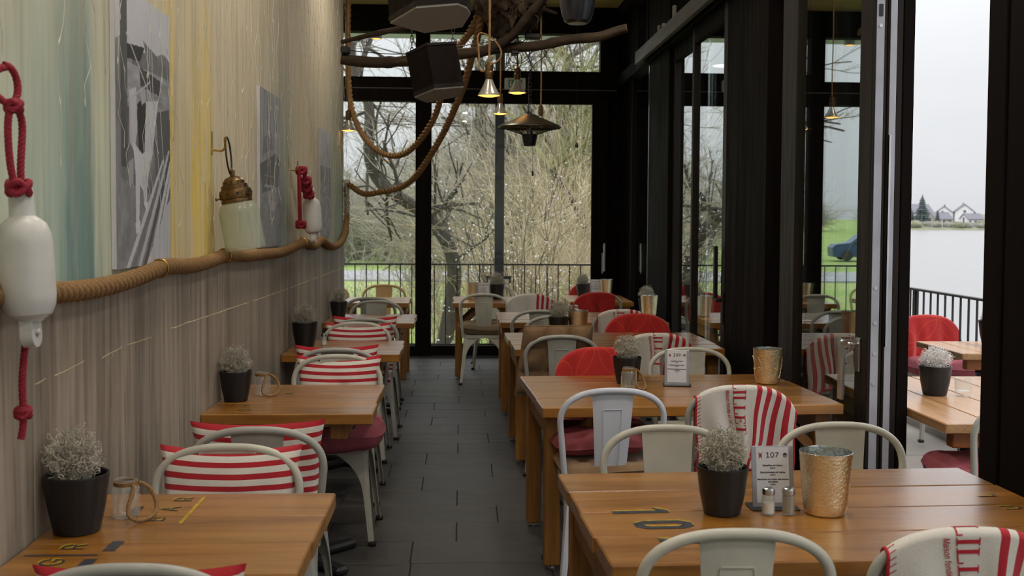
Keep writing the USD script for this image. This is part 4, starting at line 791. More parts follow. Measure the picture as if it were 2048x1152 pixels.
# river side
cs = {}
cs['a'] = chair(.695, 3.58, False, 'cream steel chair behind the 107 table, left one, its splat beside the lichen pot')
cs['b'] = chair(1.30, 3.62, False, 'cream steel chair behind the 107 table, right one, near the open door')
cs['c'] = chair(.625, 4.36, True, 'bluish white steel chair in front of the 109 table with a long pressed splat', 'white_paint', rot=.07)
cs['d'] = chair(1.165, 4.40, True, 'steel chair under the lettered blanket in front of the 109 table', 'grey_paint')
cs['e'] = chair(.625, 2.36, True, 'cream steel chair at the bottom edge in front of the 107 table', rot=-.02)
cs['f'] = chair(1.145, 2.34, True, 'steel chair under the lettered blanket at the bottom right corner', 'grey_paint')
cs['g'] = chair(.74, 5.72, False, 'steel chair under the red blanket behind the 109 table')
cs['h'] = chair(1.235, 5.76, False, 'cream steel chair with bare splat behind the 109 menu stand')
cs['i'] = chair(.60, 6.36, True, 'steel chair with a brown quilted pad, in front of the third river-side table', 'grey_paint')
cs['j'] = chair(1.18, 6.42, True, 'steel chair under the lettered blanket in front of the third river-side table', 'grey_paint')
cs['k'] = chair(.67, 7.66, False, 'steel chair beyond the third river-side table, behind the low lichen pot', 'grey_paint')
cs['l'] = chair(1.28, 7.75, False, 'steel chair under the red blanket beyond the third river-side table')
cs['m'] = chair(.60, 8.12, True, 'steel chair with open splat in front of the fourth river-side table', 'grey_paint')
cs['n'] = chair(1.22, 8.10, True, 'steel chair under the lettered blanket in front of the fourth river-side table', 'grey_paint')
cs['o'] = chair(.205, 9.86, True, 'whole cream steel chair in front of the 115 table, feet in view')
cs['p'] = chair(.63, 9.75, True, 'steel chair under the pale blanket seen from its plain side, right of the 115 table', 'grey_paint')
cs['q'] = chair(1.28, 10.0, True, 'steel chair under the red blanket in front of the 114 table', 'grey_paint')
cs['r'] = chair(1.38, 11.45, False, 'steel chair under the red blanket in the far right corner')
cs['s'] = chair(.33, 11.3, False, 'steel chair behind the lichen pot at the far side of the 115 table')
gL, gR = 'pale lettered blankets with red stripes', 'red blankets with thin orange rings'
blanket('striped_blanket', 'pale blanket with red lettering and stripes on the chair at the second long table', 'blanket_stripes', cs['d'], -.19, .232, .36, .30, 3, gL, True, 2)
blanket('striped_blanket', 'pale lettered blanket with red crocheted edge at the bottom right corner', 'blanket_stripes', cs['f'], -.19, .232, .36, .30, 5, gL, True, 2)
blanket('striped_blanket', 'pale lettered blanket behind the 109 menu stand', 'blanket_stripes', cs['j'], -.17, .235, .34, .30, 7, gL, True)
blanket('striped_blanket', 'pale lettered blanket fourth from the viewer, between two red blankets', 'blanket_stripes', cs['n'], -.19, .225, .34, .30, 8, gL, True)
b_ = blanket('striped_blanket', 'farthest pale blanket, red stripes on its right, by the garden door', 'blanket_stripes', cs['p'], -.22, .235, .30, .30, 9, gL)
blanket('red_blanket', 'red blanket with orange rings behind the lichen pot of the 109 table', 'red_circle_blanket', cs['g'], -.10, .244, .26, .34, 4, gR, hi=1)
blanket('red_blanket', 'red blanket with orange rings beyond the third river-side table', 'red_circle_blanket', cs['l'], -.235, .236, .28, .34, 6, gR)
blanket('red_blanket', 'red blanket with orange rings in front of the 114 table', 'red_circle_blanket', cs['q'], -.244, .16, .34, .3, 10, gR)
blanket('red_blanket', 'farthest red blanket, behind the 114 menu stand', 'red_circle_blanket', cs['r'], -.02, .244, .3, .34, 12, gR)
def on_seat(c, name, label, matname, seed, w=.41, T=.085, dz=.452, tufts=1, group='seat pads on the river-side chairs'):
    (x, y, z), rz = c; return cushion(name, label, w, .40, T, matname, (x, y, dz+T*.42), rz, 0, seed, True, tufts, group)
on_seat(cs['c'], 'seat_pad', 'brown seat pad on the bluish white chair', 'brown_cloth', 41)
cushion('seat_pad', 'dark maroon tufted pad lying under the 109 table', .40, .38, .10, 'maroon_cloth', (cs['c'][0][0]-.02, cs['c'][0][1]+.06, .585), .1, .08, 42, True, 1, 'seat pads on the river-side chairs')
on_seat(cs['d'], 'seat_pad', 'maroon seat pad under the lettered blanket of the 109 table', 'maroon_cloth', 43)
on_seat(cs['g'], 'seat_pad', 'maroon seat pad on the red blanketed chair behind the 109 table', 'maroon_cloth', 44)
on_seat(cs['o'], 'seat_pad', 'khaki seat pad on the whole chair in front of the 115 table', 'khaki_cloth', 45, w=.44, T=.14)
on_seat(cs['k'], 'seat_pad', 'khaki seat pad on the chair beyond the third river-side table', 'khaki_cloth', 46)
def quilt(label, c):
    loc, rz = c; t = thing('quilted_pad', label, 'cushion', loc, rz); nu, nv = 50, 60
    u, v = np.meshgrid(np.linspace(-1, 1, nu), np.linspace(0, 1, nv), indexing='ij'); z = .47+.425*v; x = -.02+.205*u*(1+.10*(1-v))-.03*(1-v)
    q = np.abs(np.sin((u+1)*1.5*PI*.98))**.75*np.abs(np.sin(v*3*PI*.99))**.75; ed = (np.clip(1-np.abs(u), 0, .08)/.08*np.clip(np.minimum(v, 1-v), 0, .05)/.05)**.5
    nz = meshkit.fbm(np.stack([u*3, v*3, u*0], -1), 3, 4)-.5; T = (.003+.036*q)*ed*(1+.5*nz); y0 = hoop_y(z)+.036+.02*(1-v)**2+.012*np.sin(u*2+1)
    V = np.vstack([np.stack([x, y0+T, z], -1).reshape(-1, 3), np.stack([x, y0-T-.001, z], -1).reshape(-1, 3)]); F = grid(nu, nv)
    obj('quilting', tm(V, np.vstack([F[:, ::-1], F+nu*nv])), 'brown_cloth', t, smooth=True)
    e = np.concatenate([np.stack([x, y0, z], -1)[:, 0], np.stack([x, y0, z], -1)[-1, 1:], np.stack([x, y0, z], -1)[-2::-1, -1], np.stack([x, y0, z], -1)[0, -2:0:-1]]); obj('edge_binding', tube(e, .004, 6, closed=True), 'brown_cloth', t)
quilt('tall brown quilted pad hanging on the chair in front of the third river-side table', cs['i'])

# ---- terrace furniture
def terrace_table(label, cx, cy, L, D, rot=0):
    t = thing('terrace_table', label, 'table', (cx, cy, 0), rot)
    xs = np.linspace(-L/2, L/2, 5)
    for i in range(4): 
        a, b = xs[i]+.0015, xs[i+1]-.0015; obj('top_plank', bx(a, b, -D/2, D/2, TZ-.04, TZ, .004), 'table_wood_y', t)
    obj('under_beam', bx(-L/2+.06, L/2-.06, -D/2+.06, -D/2+.12, TZ-.11, TZ-.041, .004), 'orange_wood', t); obj('under_beam', bx(-L/2+.06, L/2-.06, D/2-.12, D/2-.06, TZ-.11, TZ-.041, .004), 'orange_wood', t)
    obj('column', lathe([(.0, .03), (.045, .03), (.05, .06), (.032, .1), (.032, TZ-.2), (.045, TZ-.16), (.03, TZ-.12), (0, TZ-.12)], 16), 'dark_metal', t)
    for rz in (0, PI/2): obj('foot_bar', mv(bx(-.26, .26, -.03, .03, -.03, .04, .01), (0, 0, 0), rz), 'dark_metal', t)
    return t
wood('table_wood_y', (.22, .10, .035), (.36, .185, .075), (.46, .27, .13), rough=.3, axis=1, coat=.3)
wood('orange_wood', (.20, .055, .012), (.30, .095, .02), (.38, .13, .03), rough=.45)
terrace_table('weathered plank table on the terrace right outside the open door', 2.315, 4.78, .80, 1.28)
terrace_table('plank table by the terrace railing, farther out', 3.32, 6.68, .58, .66)
o1 = chair(3.40, 7.7, False, 'pale steel chair under the red blanket out on the terrace', 'cream_paint', group='steel chairs with bent tube backs at the wooden tables')
blanket('red_blanket', 'bright red blanket with orange rings out on the terrace', 'red_circle_blanket', o1, -.25, .25, .3, .38, 14, gR)
cushion('seat_pad', 'plum seat pad below the red blanket on the terrace', .45, .44, .16, 'cushion_pink', (3.42, 7.44, .51), PI, .0, 47, True, 1)
o2 = chair(2.20, 4.02, True, 'steel chair at the right edge of the open door, pushed under the terrace table', 'grey_paint')
cushion('seat_pad', 'plum seat pad on the terrace chair just outside the door', .45, .44, .15, 'cushion_pink', (2.16, 4.27, .51), 0, 0, 48, True, 1)
# ================================================================ THINGS ON THE TABLES
def lichen_mesh(R, H, n, seed, r=.0010, ragged=.12):
    """tangle of fine curls filling a rounded outline that sits on the soil"""
    r_ = np.random.default_rng(seed); N = n*7
    d = r_.normal(0, 1, (N, 3)); d /= np.linalg.norm(d, axis=1, keepdims=True); q = d*(r_.uniform(0, 1, N)**.38)[:, None]
    q *= (1+ragged*2*(meshkit.fbm(d*2.2+seed*3.1, 3, seed)-.5)+r_.normal(0, ragged*.35, N))[:, None]
    g = np.linspace(0, 1, 8); a = r_.uniform(0, 2*PI, N)[:, None]+g[None]*(r_.choice([-1, 1], N)*r_.uniform(2.2, 6.5, N))[:, None]
    A = r_.normal(0, 1, (N, 3)); A /= np.linalg.norm(A, axis=1, keepdims=True); B = np.cross(A, r_.normal(0, 1, (N, 3))); B /= np.linalg.norm(B, axis=1, keepdims=True)+1e-9; A = np.cross(B, A); c = r_.uniform(.05, .13, N)[:, None, None]
    Q = q[:, None]+c*(np.cos(a)[..., None]*A[:, None]+np.sin(a)[..., None]*B[:, None])+(d*r_.uniform(.0, .2, N)[:, None])[:, None]*g[None, :, None]
    Q = (Q*.93+[0, 0, .72])*np.array([R, R, H/1.7]); Q[..., 2] = np.where(Q[..., 2] < .004, .004+.2*np.abs(Q[..., 2]), Q[..., 2])
    low = np.clip(Q[..., 2]/(.35*H), .0, 1); Q[..., :2] *= (.72+.28*low)[..., None]
    m = 7; k = 60; az = r_.uniform(0, 2*PI, k); s = np.linspace(0, 1, m); P = np.stack([np.cos(az)[:, None]*R*.75*s**1.3, np.sin(az)[:, None]*R*.75*s**1.3, (H*r_.uniform(.4, .85, k))[:, None]*s], -1)+np.cumsum(r_.normal(0, .004, (k, m, 3)), 1)
    return join([tubes(P, np.linspace(r*1.5, r, m)[None]*np.ones((k, 1)), 3), tubes(Q, np.full((N, 8), r), 3)])
def make_pot(label, loc, s, mat_, seed, group, R=.062, H=.10, lean=(0, 0), ragged=.12):
    t = thing('lichen_pot', label, 'plant pot', loc, rng.uniform(0, 6), group)
    obj('pot', lathe([(0, 0), (.047*s, 0), (.050*s, .003), (.062*s, .06*s), (.069*s, .118*s), (.0705*s, .128*s), (.0695*s, .131*s), (.0655*s, .131*s), (.0635*s, .126*s), (.060*s, .105*s), (0, .105*s)], 40), 'black_ceramic', t)
    obj('soil', lathe([(.0605*s, .106*s), (.03*s, .112*s), (0, .113*s)], 20), 'trunk_bark', t)
    obj('lichen', mv(lichen_mesh(R*s, H*s, 150, seed, ragged=ragged), (lean[0], lean[1], .112*s)), mat_, t, kind='stuff', smooth=False); return t
gp, gc, gj = 'black pots of silvery lichen bush', 'gold mercury glass candle holders', 'small ribbed jars with rope handles'
p0 = make_pot('black pot of lichen on the 107 table', (.715, 2.885, TZ), 1.0, 'lichen', 1, gp, R=.068, H=.125)
p1 = make_pot('largest black pot of lichen, on the nearest wall table', (WX+.088, 2.76, TZ), 1.14, 'lichen', 2, gp, R=.064, H=.125, lean=(-.008, 0), ragged=.26)
POT = [((.81, 5.2), 'black pot of lichen on the second long table, a jar before it', 0), ((.665, 7.33), 'low black pot of lichen behind the brown quilted pad', 0), ((1.56, 9.0), 'black pot of lichen against the dark corner post', 0), ((.345, 10.62), 'black pot of lichen in front of the blue-grey post by the garden door', 1), ((1.245, 11.0), 'black pot of lichen before the farthest red blanket', 0)]
POT += [((WX+.082, 4.72), 'black pot of lichen on the second wall table', 0), ((WX+.092, 6.72), 'black pot of lichen on the third wall table', 1), ((WX+.085, 8.62), 'black pot of lichen on the fourth wall table', 0)]
for (x, y), lb, k in POT: dup((p0, p1)[k], (x, y, TZ), rng.uniform(0, 6), lb)
make_pot('black pot of white lichen on the terrace table outside the open door', (2.185, 4.84, TZ), 1.04, 'lichen_white', 5, gp, R=.07, H=.105, ragged=.2)
make_pot('black pot half hidden by the near post, on the outer terrace table', (3.42, 6.75, TZ), 1.25, 'lichen_white', 6, gp, H=.08)
def make_candle(label, loc, emb=False):
    t = thing('candle_holder', label, 'candle holder', loc, 0, gc)
    out = [(0, 0), (.052, 0), (.0555, .004), (.0565, .012), (.0585, .017), (.0595, .022)]+[(.0595+.0115*q, .022+.136*q) for q in np.linspace(.03, 1, 56)]+[(.0712, .1605)]; out = [(a, b*1.07) for a, b in out]
    sh = lathe(out, 150); v = sh.vertices; k = (v[:, 2] > .02) & (v[:, 2] < .168); q = meshkit.fbm(v[k]*260, 2, 5)-.5; v[k, :2] *= (1+.036*np.sign(q)*np.abs(q)**.8)[:, None]; sh.vertices = v
    obj('gold_glass', sh, 'mercury_gold', t, smooth=True); obj('inside', lathe([(.0712, .1717), (.0695, .1722), (.0685, .169), (.062, .09), (.056, .02), (0, .02)], 48), 'mercury_silver', t)
    if emb:
        fl = []
        for k in range(9):
            a0 = k*2*PI/9; u = np.linspace(0, 1, 22); a = a0+.42*np.sin(u*2.6); z = .03+.105*u; rr = .0597+.011*u+.0006
            fl.append(tube(np.stack([rr*np.cos(a), rr*np.sin(a), z], -1), .0018, 5))
            v = np.linspace(0, 2.2*PI, 26); q = .016*(1-v/(2.6*PI)); aa = a0+.28+q*np.cos(v)/.065; zz = .07+q*np.sin(v); rr = .0603+.011*(zz-.03)/.105
            fl.append(tube(np.stack([rr*np.cos(aa), rr*np.sin(aa), zz], -1), .0015, 5))
        obj('raised_ornament', fl, 'mercury_gold', t)
    return t
k0 = make_candle('large gold candle holder on the 107 table', (1.0, 2.88, TZ))
k1 = make_candle('gold candle holder with raised scrolls on the 109 table', (1.505, 5.2, TZ), True)
for (x, y), lb in (((.80, 7.34), 'gold candle holder behind the low lichen pot'), ((1.545, 9.18-.4), 'gold candle holder in front of the lichen pot by the corner post'), ((.10, 10.58), 'gold candle holder at the left end of the 115 table'), ((1.50, 11.1), 'gold candle holder to the right of the 114 menu stand')):
    dup(k0, (x, y, TZ), rng.uniform(0, 6), lb)
def menu(num, label, loc, rz, full=True):
    t = thing('menu_stand', label, 'menu', loc, rz); W, H = .118, .168
    def up_(m): return mv(m, (0, 0, .004), 0, PI/2-.16)        # x right, y up, z towards the reader, leaning back
    obj('base_plate', bx(-.068, .068, -.03, .05, 0, .005, .002), 'dark_metal', t, smooth=False)
    obj('back_plate', up_(bx(-W/2, W/2, 0, H, -.004, 0, .001)), 'aluminium', t, smooth=False)
    obj('paper', up_(bx(-W/2+.013, W/2-.013, .012, H-.003, 0, .0008)), 'paper', t, smooth=False)
    def line(s, h, y, name='text_line', bold=False):
        p = letters2d(s, h); b = p.bounds; w = b[2]-b[0]; k = min(1, .088/w); p = affinity.scale(p, k, k, origin=(0, 0)); b = p.bounds
        obj(name, up_(mv(flat(p.buffer(.00022 if bold else 0, quad_segs=1).simplify(.00008), 0, .0004), (-(b[0]+b[2])/2, y, .0009))), 'ink', t, smooth=False)
    line(num, .0145, H-.032, 'number', True)
    x = up_(mv(join([bx(-.008, .008, -.0012, .0012, 0, .0004), mv(bx(-.008, .008, -.0012, .0012, 0, .0004), (0, 0, 0), PI/2)]), (0, 0, 0), PI/4+.15))
    ic = join([mv(bx(-.009, .009, -.0012, .0012, 0, .0005), (0, 0, 0), 1.05), mv(bx(-.009, .009, -.0012, .0012, 0, .0005), (0, 0, 0), 2.09), bx(-.004, .004, -.0045, .0045, 0, .0004)])
    obj('cutlery_icon', up_(mv(ic, (-.034, H-.026, .0009))), 'ink_red', t, smooth=False)
    cap = Point(0, 0).buffer(.0058).intersection(sbox(-.01, 0, .01, .01)); obj('hood_icon', up_(mv(join([flat(cap), flat(sbox(-.0062, -.002, .0062, -.0008)), flat(sbox(-.005, -.006, .005, -.0045))]), (.036, H-.025, .0009))), 'ink', t, smooth=False)
    if full:
        for s, h, y in (('Eiskaffee mit Sahne', .0044, .112), ('6,80 €', .0036, .105), ('Eisschokolade mit Sahne', .0044, .093), ('6,80 €', .0036, .086), ('Milchshake mit Vanille oder Banane', .0044, .074), ('mit Sahne', .0044, .067), ('5,80 €', .0036, .060)): line(s, h, H-.168+y, bold=True)
    return t
menu('107', 'nearest metal menu stand, lines of text above two shakers', (.872, 2.93, TZ), 0)
menu('109', 'metal menu stand turned slightly, beside the pot on the second long table', (1.04, 5.12, TZ), -.16)
menu('115', 'small menu stand between a gold holder and a pot by the garden door', (.215, 10.5, TZ), 0)
menu('114', 'small menu stand in the far right corner, in front of red cloth', (1.395, 11.1, TZ), 0)
def shaker(label, loc, fill, k):
    t = thing('shaker', label, 'shaker', loc, group=None)
    obj('glass', lathe([(0, 0), (.0165, 0), (.0185, .003), (.0185, .05), (.0165, .058), (.0165, .062), (.015, .062), (.0165, .05), (.0165, .006), (0, .006)], 24), 'jar_glass', t)
    obj('contents', lathe([(0, .0065), (.0158, .0065), (.0158, k), (0, k+.001)], 20), fill, t)
    obj('lid', lathe([(.0172, .057), (.0178, .058), (.0178, .069), (.016, .073), (.010, .0755), (0, .076)], 24), 'chrome', t)
    for i in range(5): obj('hole', cyl((.006*math.cos(i*1.256), .006*math.sin(i*1.256), .0745), (.006*math.cos(i*1.256), .006*math.sin(i*1.256), .0767), .001, 6), 'ink', t)
shaker('salt shaker in front of the 107 menu stand', (.838, 2.865, TZ), 'salt', .034)
shaker('pepper shaker in front of the 107 menu stand', (.893, 2.865, TZ), 'pepper', .054)
shaker('pepper shaker behind the lichen pot of the 109 table', (.875, 5.30, TZ), 'pepper', .05)
shaker('left one of the two shakers on the fourth river-side table', (.915, 9.0, TZ), 'pepper', .05)
shaker('right one of the two shakers on the fourth river-side table', (.965, 9.0, TZ), 'salt', .05)
shaker('shaker beside the pot on the third wall table', (WX+.205, 6.75, TZ), 'salt', .03)
def jar(label, loc, rz):
    t = thing('rope_jar', label, 'jar', loc, rz, gj); n = 36; th = np.arange(n)*2*PI/n
    prof = [(0, 0), (.030, 0), (.034, .004), (.035, .02), (.035, .075), (.031, .086), (.027, .09), (.028, .10), (.0285, .104), (.0265, .104), (.0255, .09), (.033, .072), (.033, .008), (0, .006)]
    m = lathe(prof, n); v = m.vertices; r = np.hypot(v[:, 0], v[:, 1]); k = (v[:, 2] > .008) & (v[:, 2] < .08) & (r > .034); a = np.arctan2(v[:, 1], v[:, 0]); v[k, :2] *= (1+.035*np.cos(a[k]*18))[:, None]; m.vertices = v
    obj('glass', m, 'jar_glass', t, smooth=True)
    u = np.linspace(0, 2*PI, 40)[:-1]; obj('twine', join([tube(np.stack([.029*np.cos(u), .029*np.sin(u), np.full(39, z)], -1), .002, 6, closed=True) for z in (.0885, .0925, .0965)]), 'jute', t)
    P = spline([(.029, -.012, .092), (.036, -.03, .06), (.046, -.05, .018), (.062, -.045, .008), (.078, -.02, .008), (.078, .02, .02), (.060, .035, .06), (.030, .014, .092)], 60); obj('rope_handle', tube(P, .0058, 12, lobes=3, pitch=.022, depth=.3), 'jute', t)
    obj('wire', tube([(.029, -.012, .092), (.034, -.026, .066)], .0016, 6), 'chrome', t); return t
j0 = jar('ribbed glass jar with a rope handle on the nearest wall table', (WX+.172, 2.885, TZ), -.3)
dup(j0, (WX+.168, 4.87, TZ), -.5, 'ribbed glass jar with a rope handle on the second wall table')
dup(j0, (.79, 5.02, TZ), -.2, 'ribbed glass jar with a rope handle in front of the 109 lichen pot')
t = thing('tumbler', 'ribbed clear tumbler on the terrace table', 'tumbler', (2.30, 4.80, TZ)); m = lathe([(0, 0), (.031, 0), (.033, .004), (.033, .016), (.035, .021), (.0365, .08), (.0365, .085), (.034, .085), (.033, .026), (0, .022)], 60); v = m.vertices; r = np.hypot(v[:, 0], v[:, 1]); a = np.arctan2(v[:, 1], v[:, 0]); k = (r > .0345) & (v[:, 2] > .02) & (v[:, 2] < .083); v[k, :2] *= (1+.04*np.cos(a[k]*20))[:, None]; m.vertices = v; obj('glass', m, 'jar_glass', t)

# ================================================================ THINGS ON THE PAINTED WALL
gr = 'rope along the wall'
RP = [(.2, 1.35), (1.3, 1.37), (2.0, 1.36), (2.51, 1.36), (2.75, 1.345), (3.17, 1.335), (3.6, 1.352), (3.77, 1.362), (4.0, 1.355), (4.26, 1.35), (4.6, 1.362), (4.76, 1.37), (5.1, 1.355), (5.57, 1.345), (6.2, 1.335), (6.8, 1.36), (7.05, 1.37), (7.4, 1.345), (7.6, 1.335), (7.91, 1.365), (8.35, 1.325), (8.75, 1.30), (9.1, 1.31), (9.45, 1.36)]
pts = [(WX+.034, a, b) for a, b in RP]+[(WX+.036, 9.66, 1.46), (WX+.034, 9.72, 1.6), (WX+.03, 9.72, 1.76), (WX+.03, 9.72, 1.82), (-.93, 9.60, 1.775), (-.75, 9.40, 1.75), (-.52, 9.10, 1.79), (-.28, 8.60, 1.99), (-.16, 8.30, 2.16), (-.05, 7.90, 2.35), (.01, 7.70, 2.48), (.07, 7.40, 2.67), (.12, 7.10, 2.84), (.14, 7.02, 3.0), (.15, 7.0, 3.2)]
rope_pts = spline(pts, 20000); keep = [0]; L_ = np.concatenate([[0], np.cumsum(np.linalg.norm(np.diff(rope_pts, axis=0), axis=1))])
for i in range(1, 20000):
    if L_[i]-L_[keep[-1]] >= (.0030 if 2.3 < rope_pts[i, 1] < 5.6 and rope_pts[i, 2] < 1.5 else .0048): keep.append(i)
rope_pts = rope_pts[keep]
t = thing('wall_rope', 'thick jute rope running along the wall above the boards, then swagging up to the driftwood', 'rope', (0, 0, 0))
sdist = np.concatenate([[0], np.cumsum(np.linalg.norm(np.diff(rope_pts, axis=0), axis=1))])
onw = (rope_pts[:, 2] < 1.55); rr = np.where(onw, .0290, .0265); pit = np.where(onw, .125, .15)
obj('strand', tube(rope_pts, rr, 20, lobes=3, pitch=pit, depth=.36, ex=.8), 'jute', t, smooth=50)
for yb, zb in ((3.72, 1.36), (4.72, 1.368), (7.02, 1.37), (2.5, 1.36)):
    u = np.linspace(-.6, PI+.6, 16); obj('rope_clip', tube(np.stack([WX+.034+.031*np.sin(u), np.full(16, yb), zb-.031*np.cos(u)], -1), .0035, 8), 'brass', t)
sp2 = spline([(-1.02, 9.72, 3.84), (-1.02, 9.71, 3.3), (-1.02, 9.70, 2.96), (-1.01, 9.65, 2.80), (-.96, 9.50, 2.47), (-.81, 9.30, 2.19), (-.65, 9.10, 2.07), (-.51, 8.90, 2.05), (-.34, 8.60, 2.15), (-.23, 8.40, 2.29), (-.17, 8.20, 2.43), (-.13, 8.00, 2.59), (-.05, 7.60, 2.71), (.10, 7.15, 2.87), (.15, 7.05, 3.05)], 900)
t = thing('swag_rope', 'thick jute rope hanging in the upper swag in front of the garden windows', 'rope'); obj('strand', tube(sp2, .0265, 24, lobes=3, pitch=.14, depth=.42, ex=1.0), 'jute', t, smooth=50); obj('end_whipping', tube([(-1.02, 9.72, 3.72), (-1.02, 9.72, 3.84)], .03, 14), 'jute', t)
def hook(label, y, z):
    t = thing('wall_hook', label, 'hook', (WX, y, z)); obj('plate', bx(0, .004, -.008, .008, -.03, .07, .001), 'brass', t); obj('peg', tube(spline([(.002, 0, -.01), (.03, 0, -.012), (.05, 0, -.008), (.056, 0, .01), (.056, 0, .045)], 14), .0045, 8), 'brass', t)
hook('brass hook holding the nearest white fender', 2.40, 1.865); hook('brass hook holding the glass lantern', 4.645, 1.83); hook('brass hook holding the small far fender', 6.68, 1.835)
def fender(label, y, z0, s=1.0, lean=.05, kind=0):
    """z0: height of the bottom eye; local frame hangs down from the hook"""
    t = thing('fender', label, 'fender', (WX+.10, y, z0), 0, None, rx=lean, ry=-.07)
    b = lathe([(0, .055), (.03, .055), (.034, .06), (.052, .072), (.062, .095), (.0645, .12), (.0645, .245), (.062, .27), (.053, .294), (.036, .308), (.030, .312), (.029, .375), (.026, .385), (0, .386)], 36); b.apply_scale(s); obj('body', b, 'fender_white', t)
    eye = extr(shapely.union_all([sbox(-.03, -.035, .03, .01), Point(0, -.037).buffer(.031)]).difference(Point(0, -.035).buffer(.010)), .03, -.015); eye.apply_transform(np.array([[0, 0, 1, 0], [1, 0, 0, 0], [0, 1, 0, .06], [0, 0, 0, 1.]])); eye.apply_scale(s); obj('bottom_eye', eye, 'fender_white', t)
    bt_ = mv(lathe([(.008, 0), (.008, .004), (.004, .007), (0, .007)], 14), (.015*s, 0, .03*s), 0, 0, PI/2); obj('rivet', bt_, 'fender_white', t)
    return t
f1 = fender('large white boat fender on a red rope at the left edge', 2.455, 1.25, .92, -.03)
f2 = fender('small white boat fender on a twisted red rope, farther along the wall', 7.08, 1.375, .92, -.02)
X0 = WX+.07
def red_rope(label, paths, knots, r=.0085):
    t = thing('red_rope', label, 'rope')
    for P in paths: obj('cord', tube(spline(P, 140), r, 12, lobes=3, pitch=.03, depth=.22), 'red_rope', t)
    for k in knots:
        c = np.array(k[:3]); R = k[3]; u = np.linspace(0, 2*PI*2.6, 70); a = .62*R
        P = c+np.stack([R*.8*np.cos(u)*(1+.2*np.sin(u*2.1)), R*np.sin(u)*(1+.15*np.cos(u*1.3)), a*np.sin(u*1.55)], -1); obj('knot', tube(P, r*1.05, 10, lobes=3, pitch=.03, depth=.22), 'red_rope', t)
red_rope('red rope holding the nearest white fender, its end hanging below', [
    [(X0, 2.405, 1.86), (X0-.01, 2.385, 1.85), (X0-.02, 2.375, 1.82), (X0, 2.40, 1.785), (X0+.01, 2.415, 1.775)], [(X0, 2.40, 1.865), (X0+.01, 2.43, 1.85), (X0+.012, 2.435, 1.80), (X0+.008, 2.415, 1.775), (X0+.005, 2.405, 1.70), (X0+.008, 2.42, 1.62), (X0+.014, 2.435, 1.585)],
    [(X0+.01, 2.43, 1.775), (X0+.012, 2.458, 1.755), (X0+.012, 2.46, 1.70), (X0+.012, 2.452, 1.62), (X0+.014, 2.455, 1.585)], [(X0+.01, 2.48, 1.285), (X0+.006, 2.478, 1.24), (X0, 2.475, 1.15), (X0, 2.478, 1.07), (X0-.005, 2.475, 1.03)]],
    [(X0+.012, 2.418, 1.778, .014), (X0+.012, 2.440, 1.60, .022), (X0, 2.478, 1.09, .013)], .0085)
red_rope('twisted red rope holding the small far fender', [
    [(X0-.01, 6.70, 1.83), (X0, 6.76, 1.825), (X0+.01, 6.82, 1.79), (X0+.01, 6.86, 1.74), (X0+.01, 6.93, 1.70), (X0+.01, 7.0, 1.675), (X0+.01, 7.06, 1.66), (X0+.01, 7.075, 1.70)], [(X0-.01, 6.71, 1.83), (X0-.012, 6.73, 1.7), (X0-.012, 6.75, 1.58), (X0-.012, 6.77, 1.50)]],
    [(X0, 6.74, 1.825, .026), (X0+.01, 6.85, 1.765, .028), (X0+.01, 6.90, 1.72, .026), (X0+.01, 6.99, 1.68, .026), (X0-.01, 6.78, 1.49, .024)], .013)
# lantern jar
t = thing('glass_lantern', 'glass lantern jar with a pierced brass cap hanging from a ring', 'lantern', (-.925, 4.66, 1.395), 0, None, rx=.03, ry=-.17)
obj('jar', lathe([(0, .0), (.06, 0), (.082, .004), (.086, .012), (.086, .17), (.08, .19), (.062, .21), (.06, .225), (.057, .225), (.059, .208), (.077, .187), (.083, .168), (.083, .014), (0, .01)], 40), 'frosted_glass', t)
obj('cap', lathe([(.064, .205), (.066, .212), (.064, .222), (.068, .226), (.07, .245), (.066, .262), (.057, .266), (.056, .282), (.046, .286), (.044, .30), (.034, .312), (.018, .318), (.010, .322), (.010, .335), (0, .338)], 40), 'old_brass', t)
for k in range(10):
    a = k*2*PI/10; obj('vent_hole', mv(cyl((.066, 0, .244), (.0705, 0, .244), .0055, 10), (0, 0, 0), a), 'ink', t); obj('vent_hole', mv(cyl((.04, 0, .293), (.0465, 0, .293), .004, 8), (0, 0, 0), a+.3), 'ink', t)
for k in range(3): obj('cap_screw', mv(join([cyl((.066, 0, .232), (.085, 0, .232), .004, 8), cyl((.083, 0, .232), (.089, 0, .232), .007, 10)]), (0, 0, 0), k*2.09-.6), 'old_brass', t)
u = np.linspace(0, 2*PI, 40)[:-1]; obj('ring', tube(np.stack([.006*np.cos(u), .048*np.sin(u), .41+.078*np.cos(u)], -1), .0038, 8, closed=True), 'dark_metal', t); obj('swivel', join([cyl((0, 0, .33), (0, 0, .345), .013, 12), tube(np.stack([0*u, .012*np.sin(u), .342+.012*np.cos(u)], -1), .004, 6, closed=True)]), 'old_brass', t)
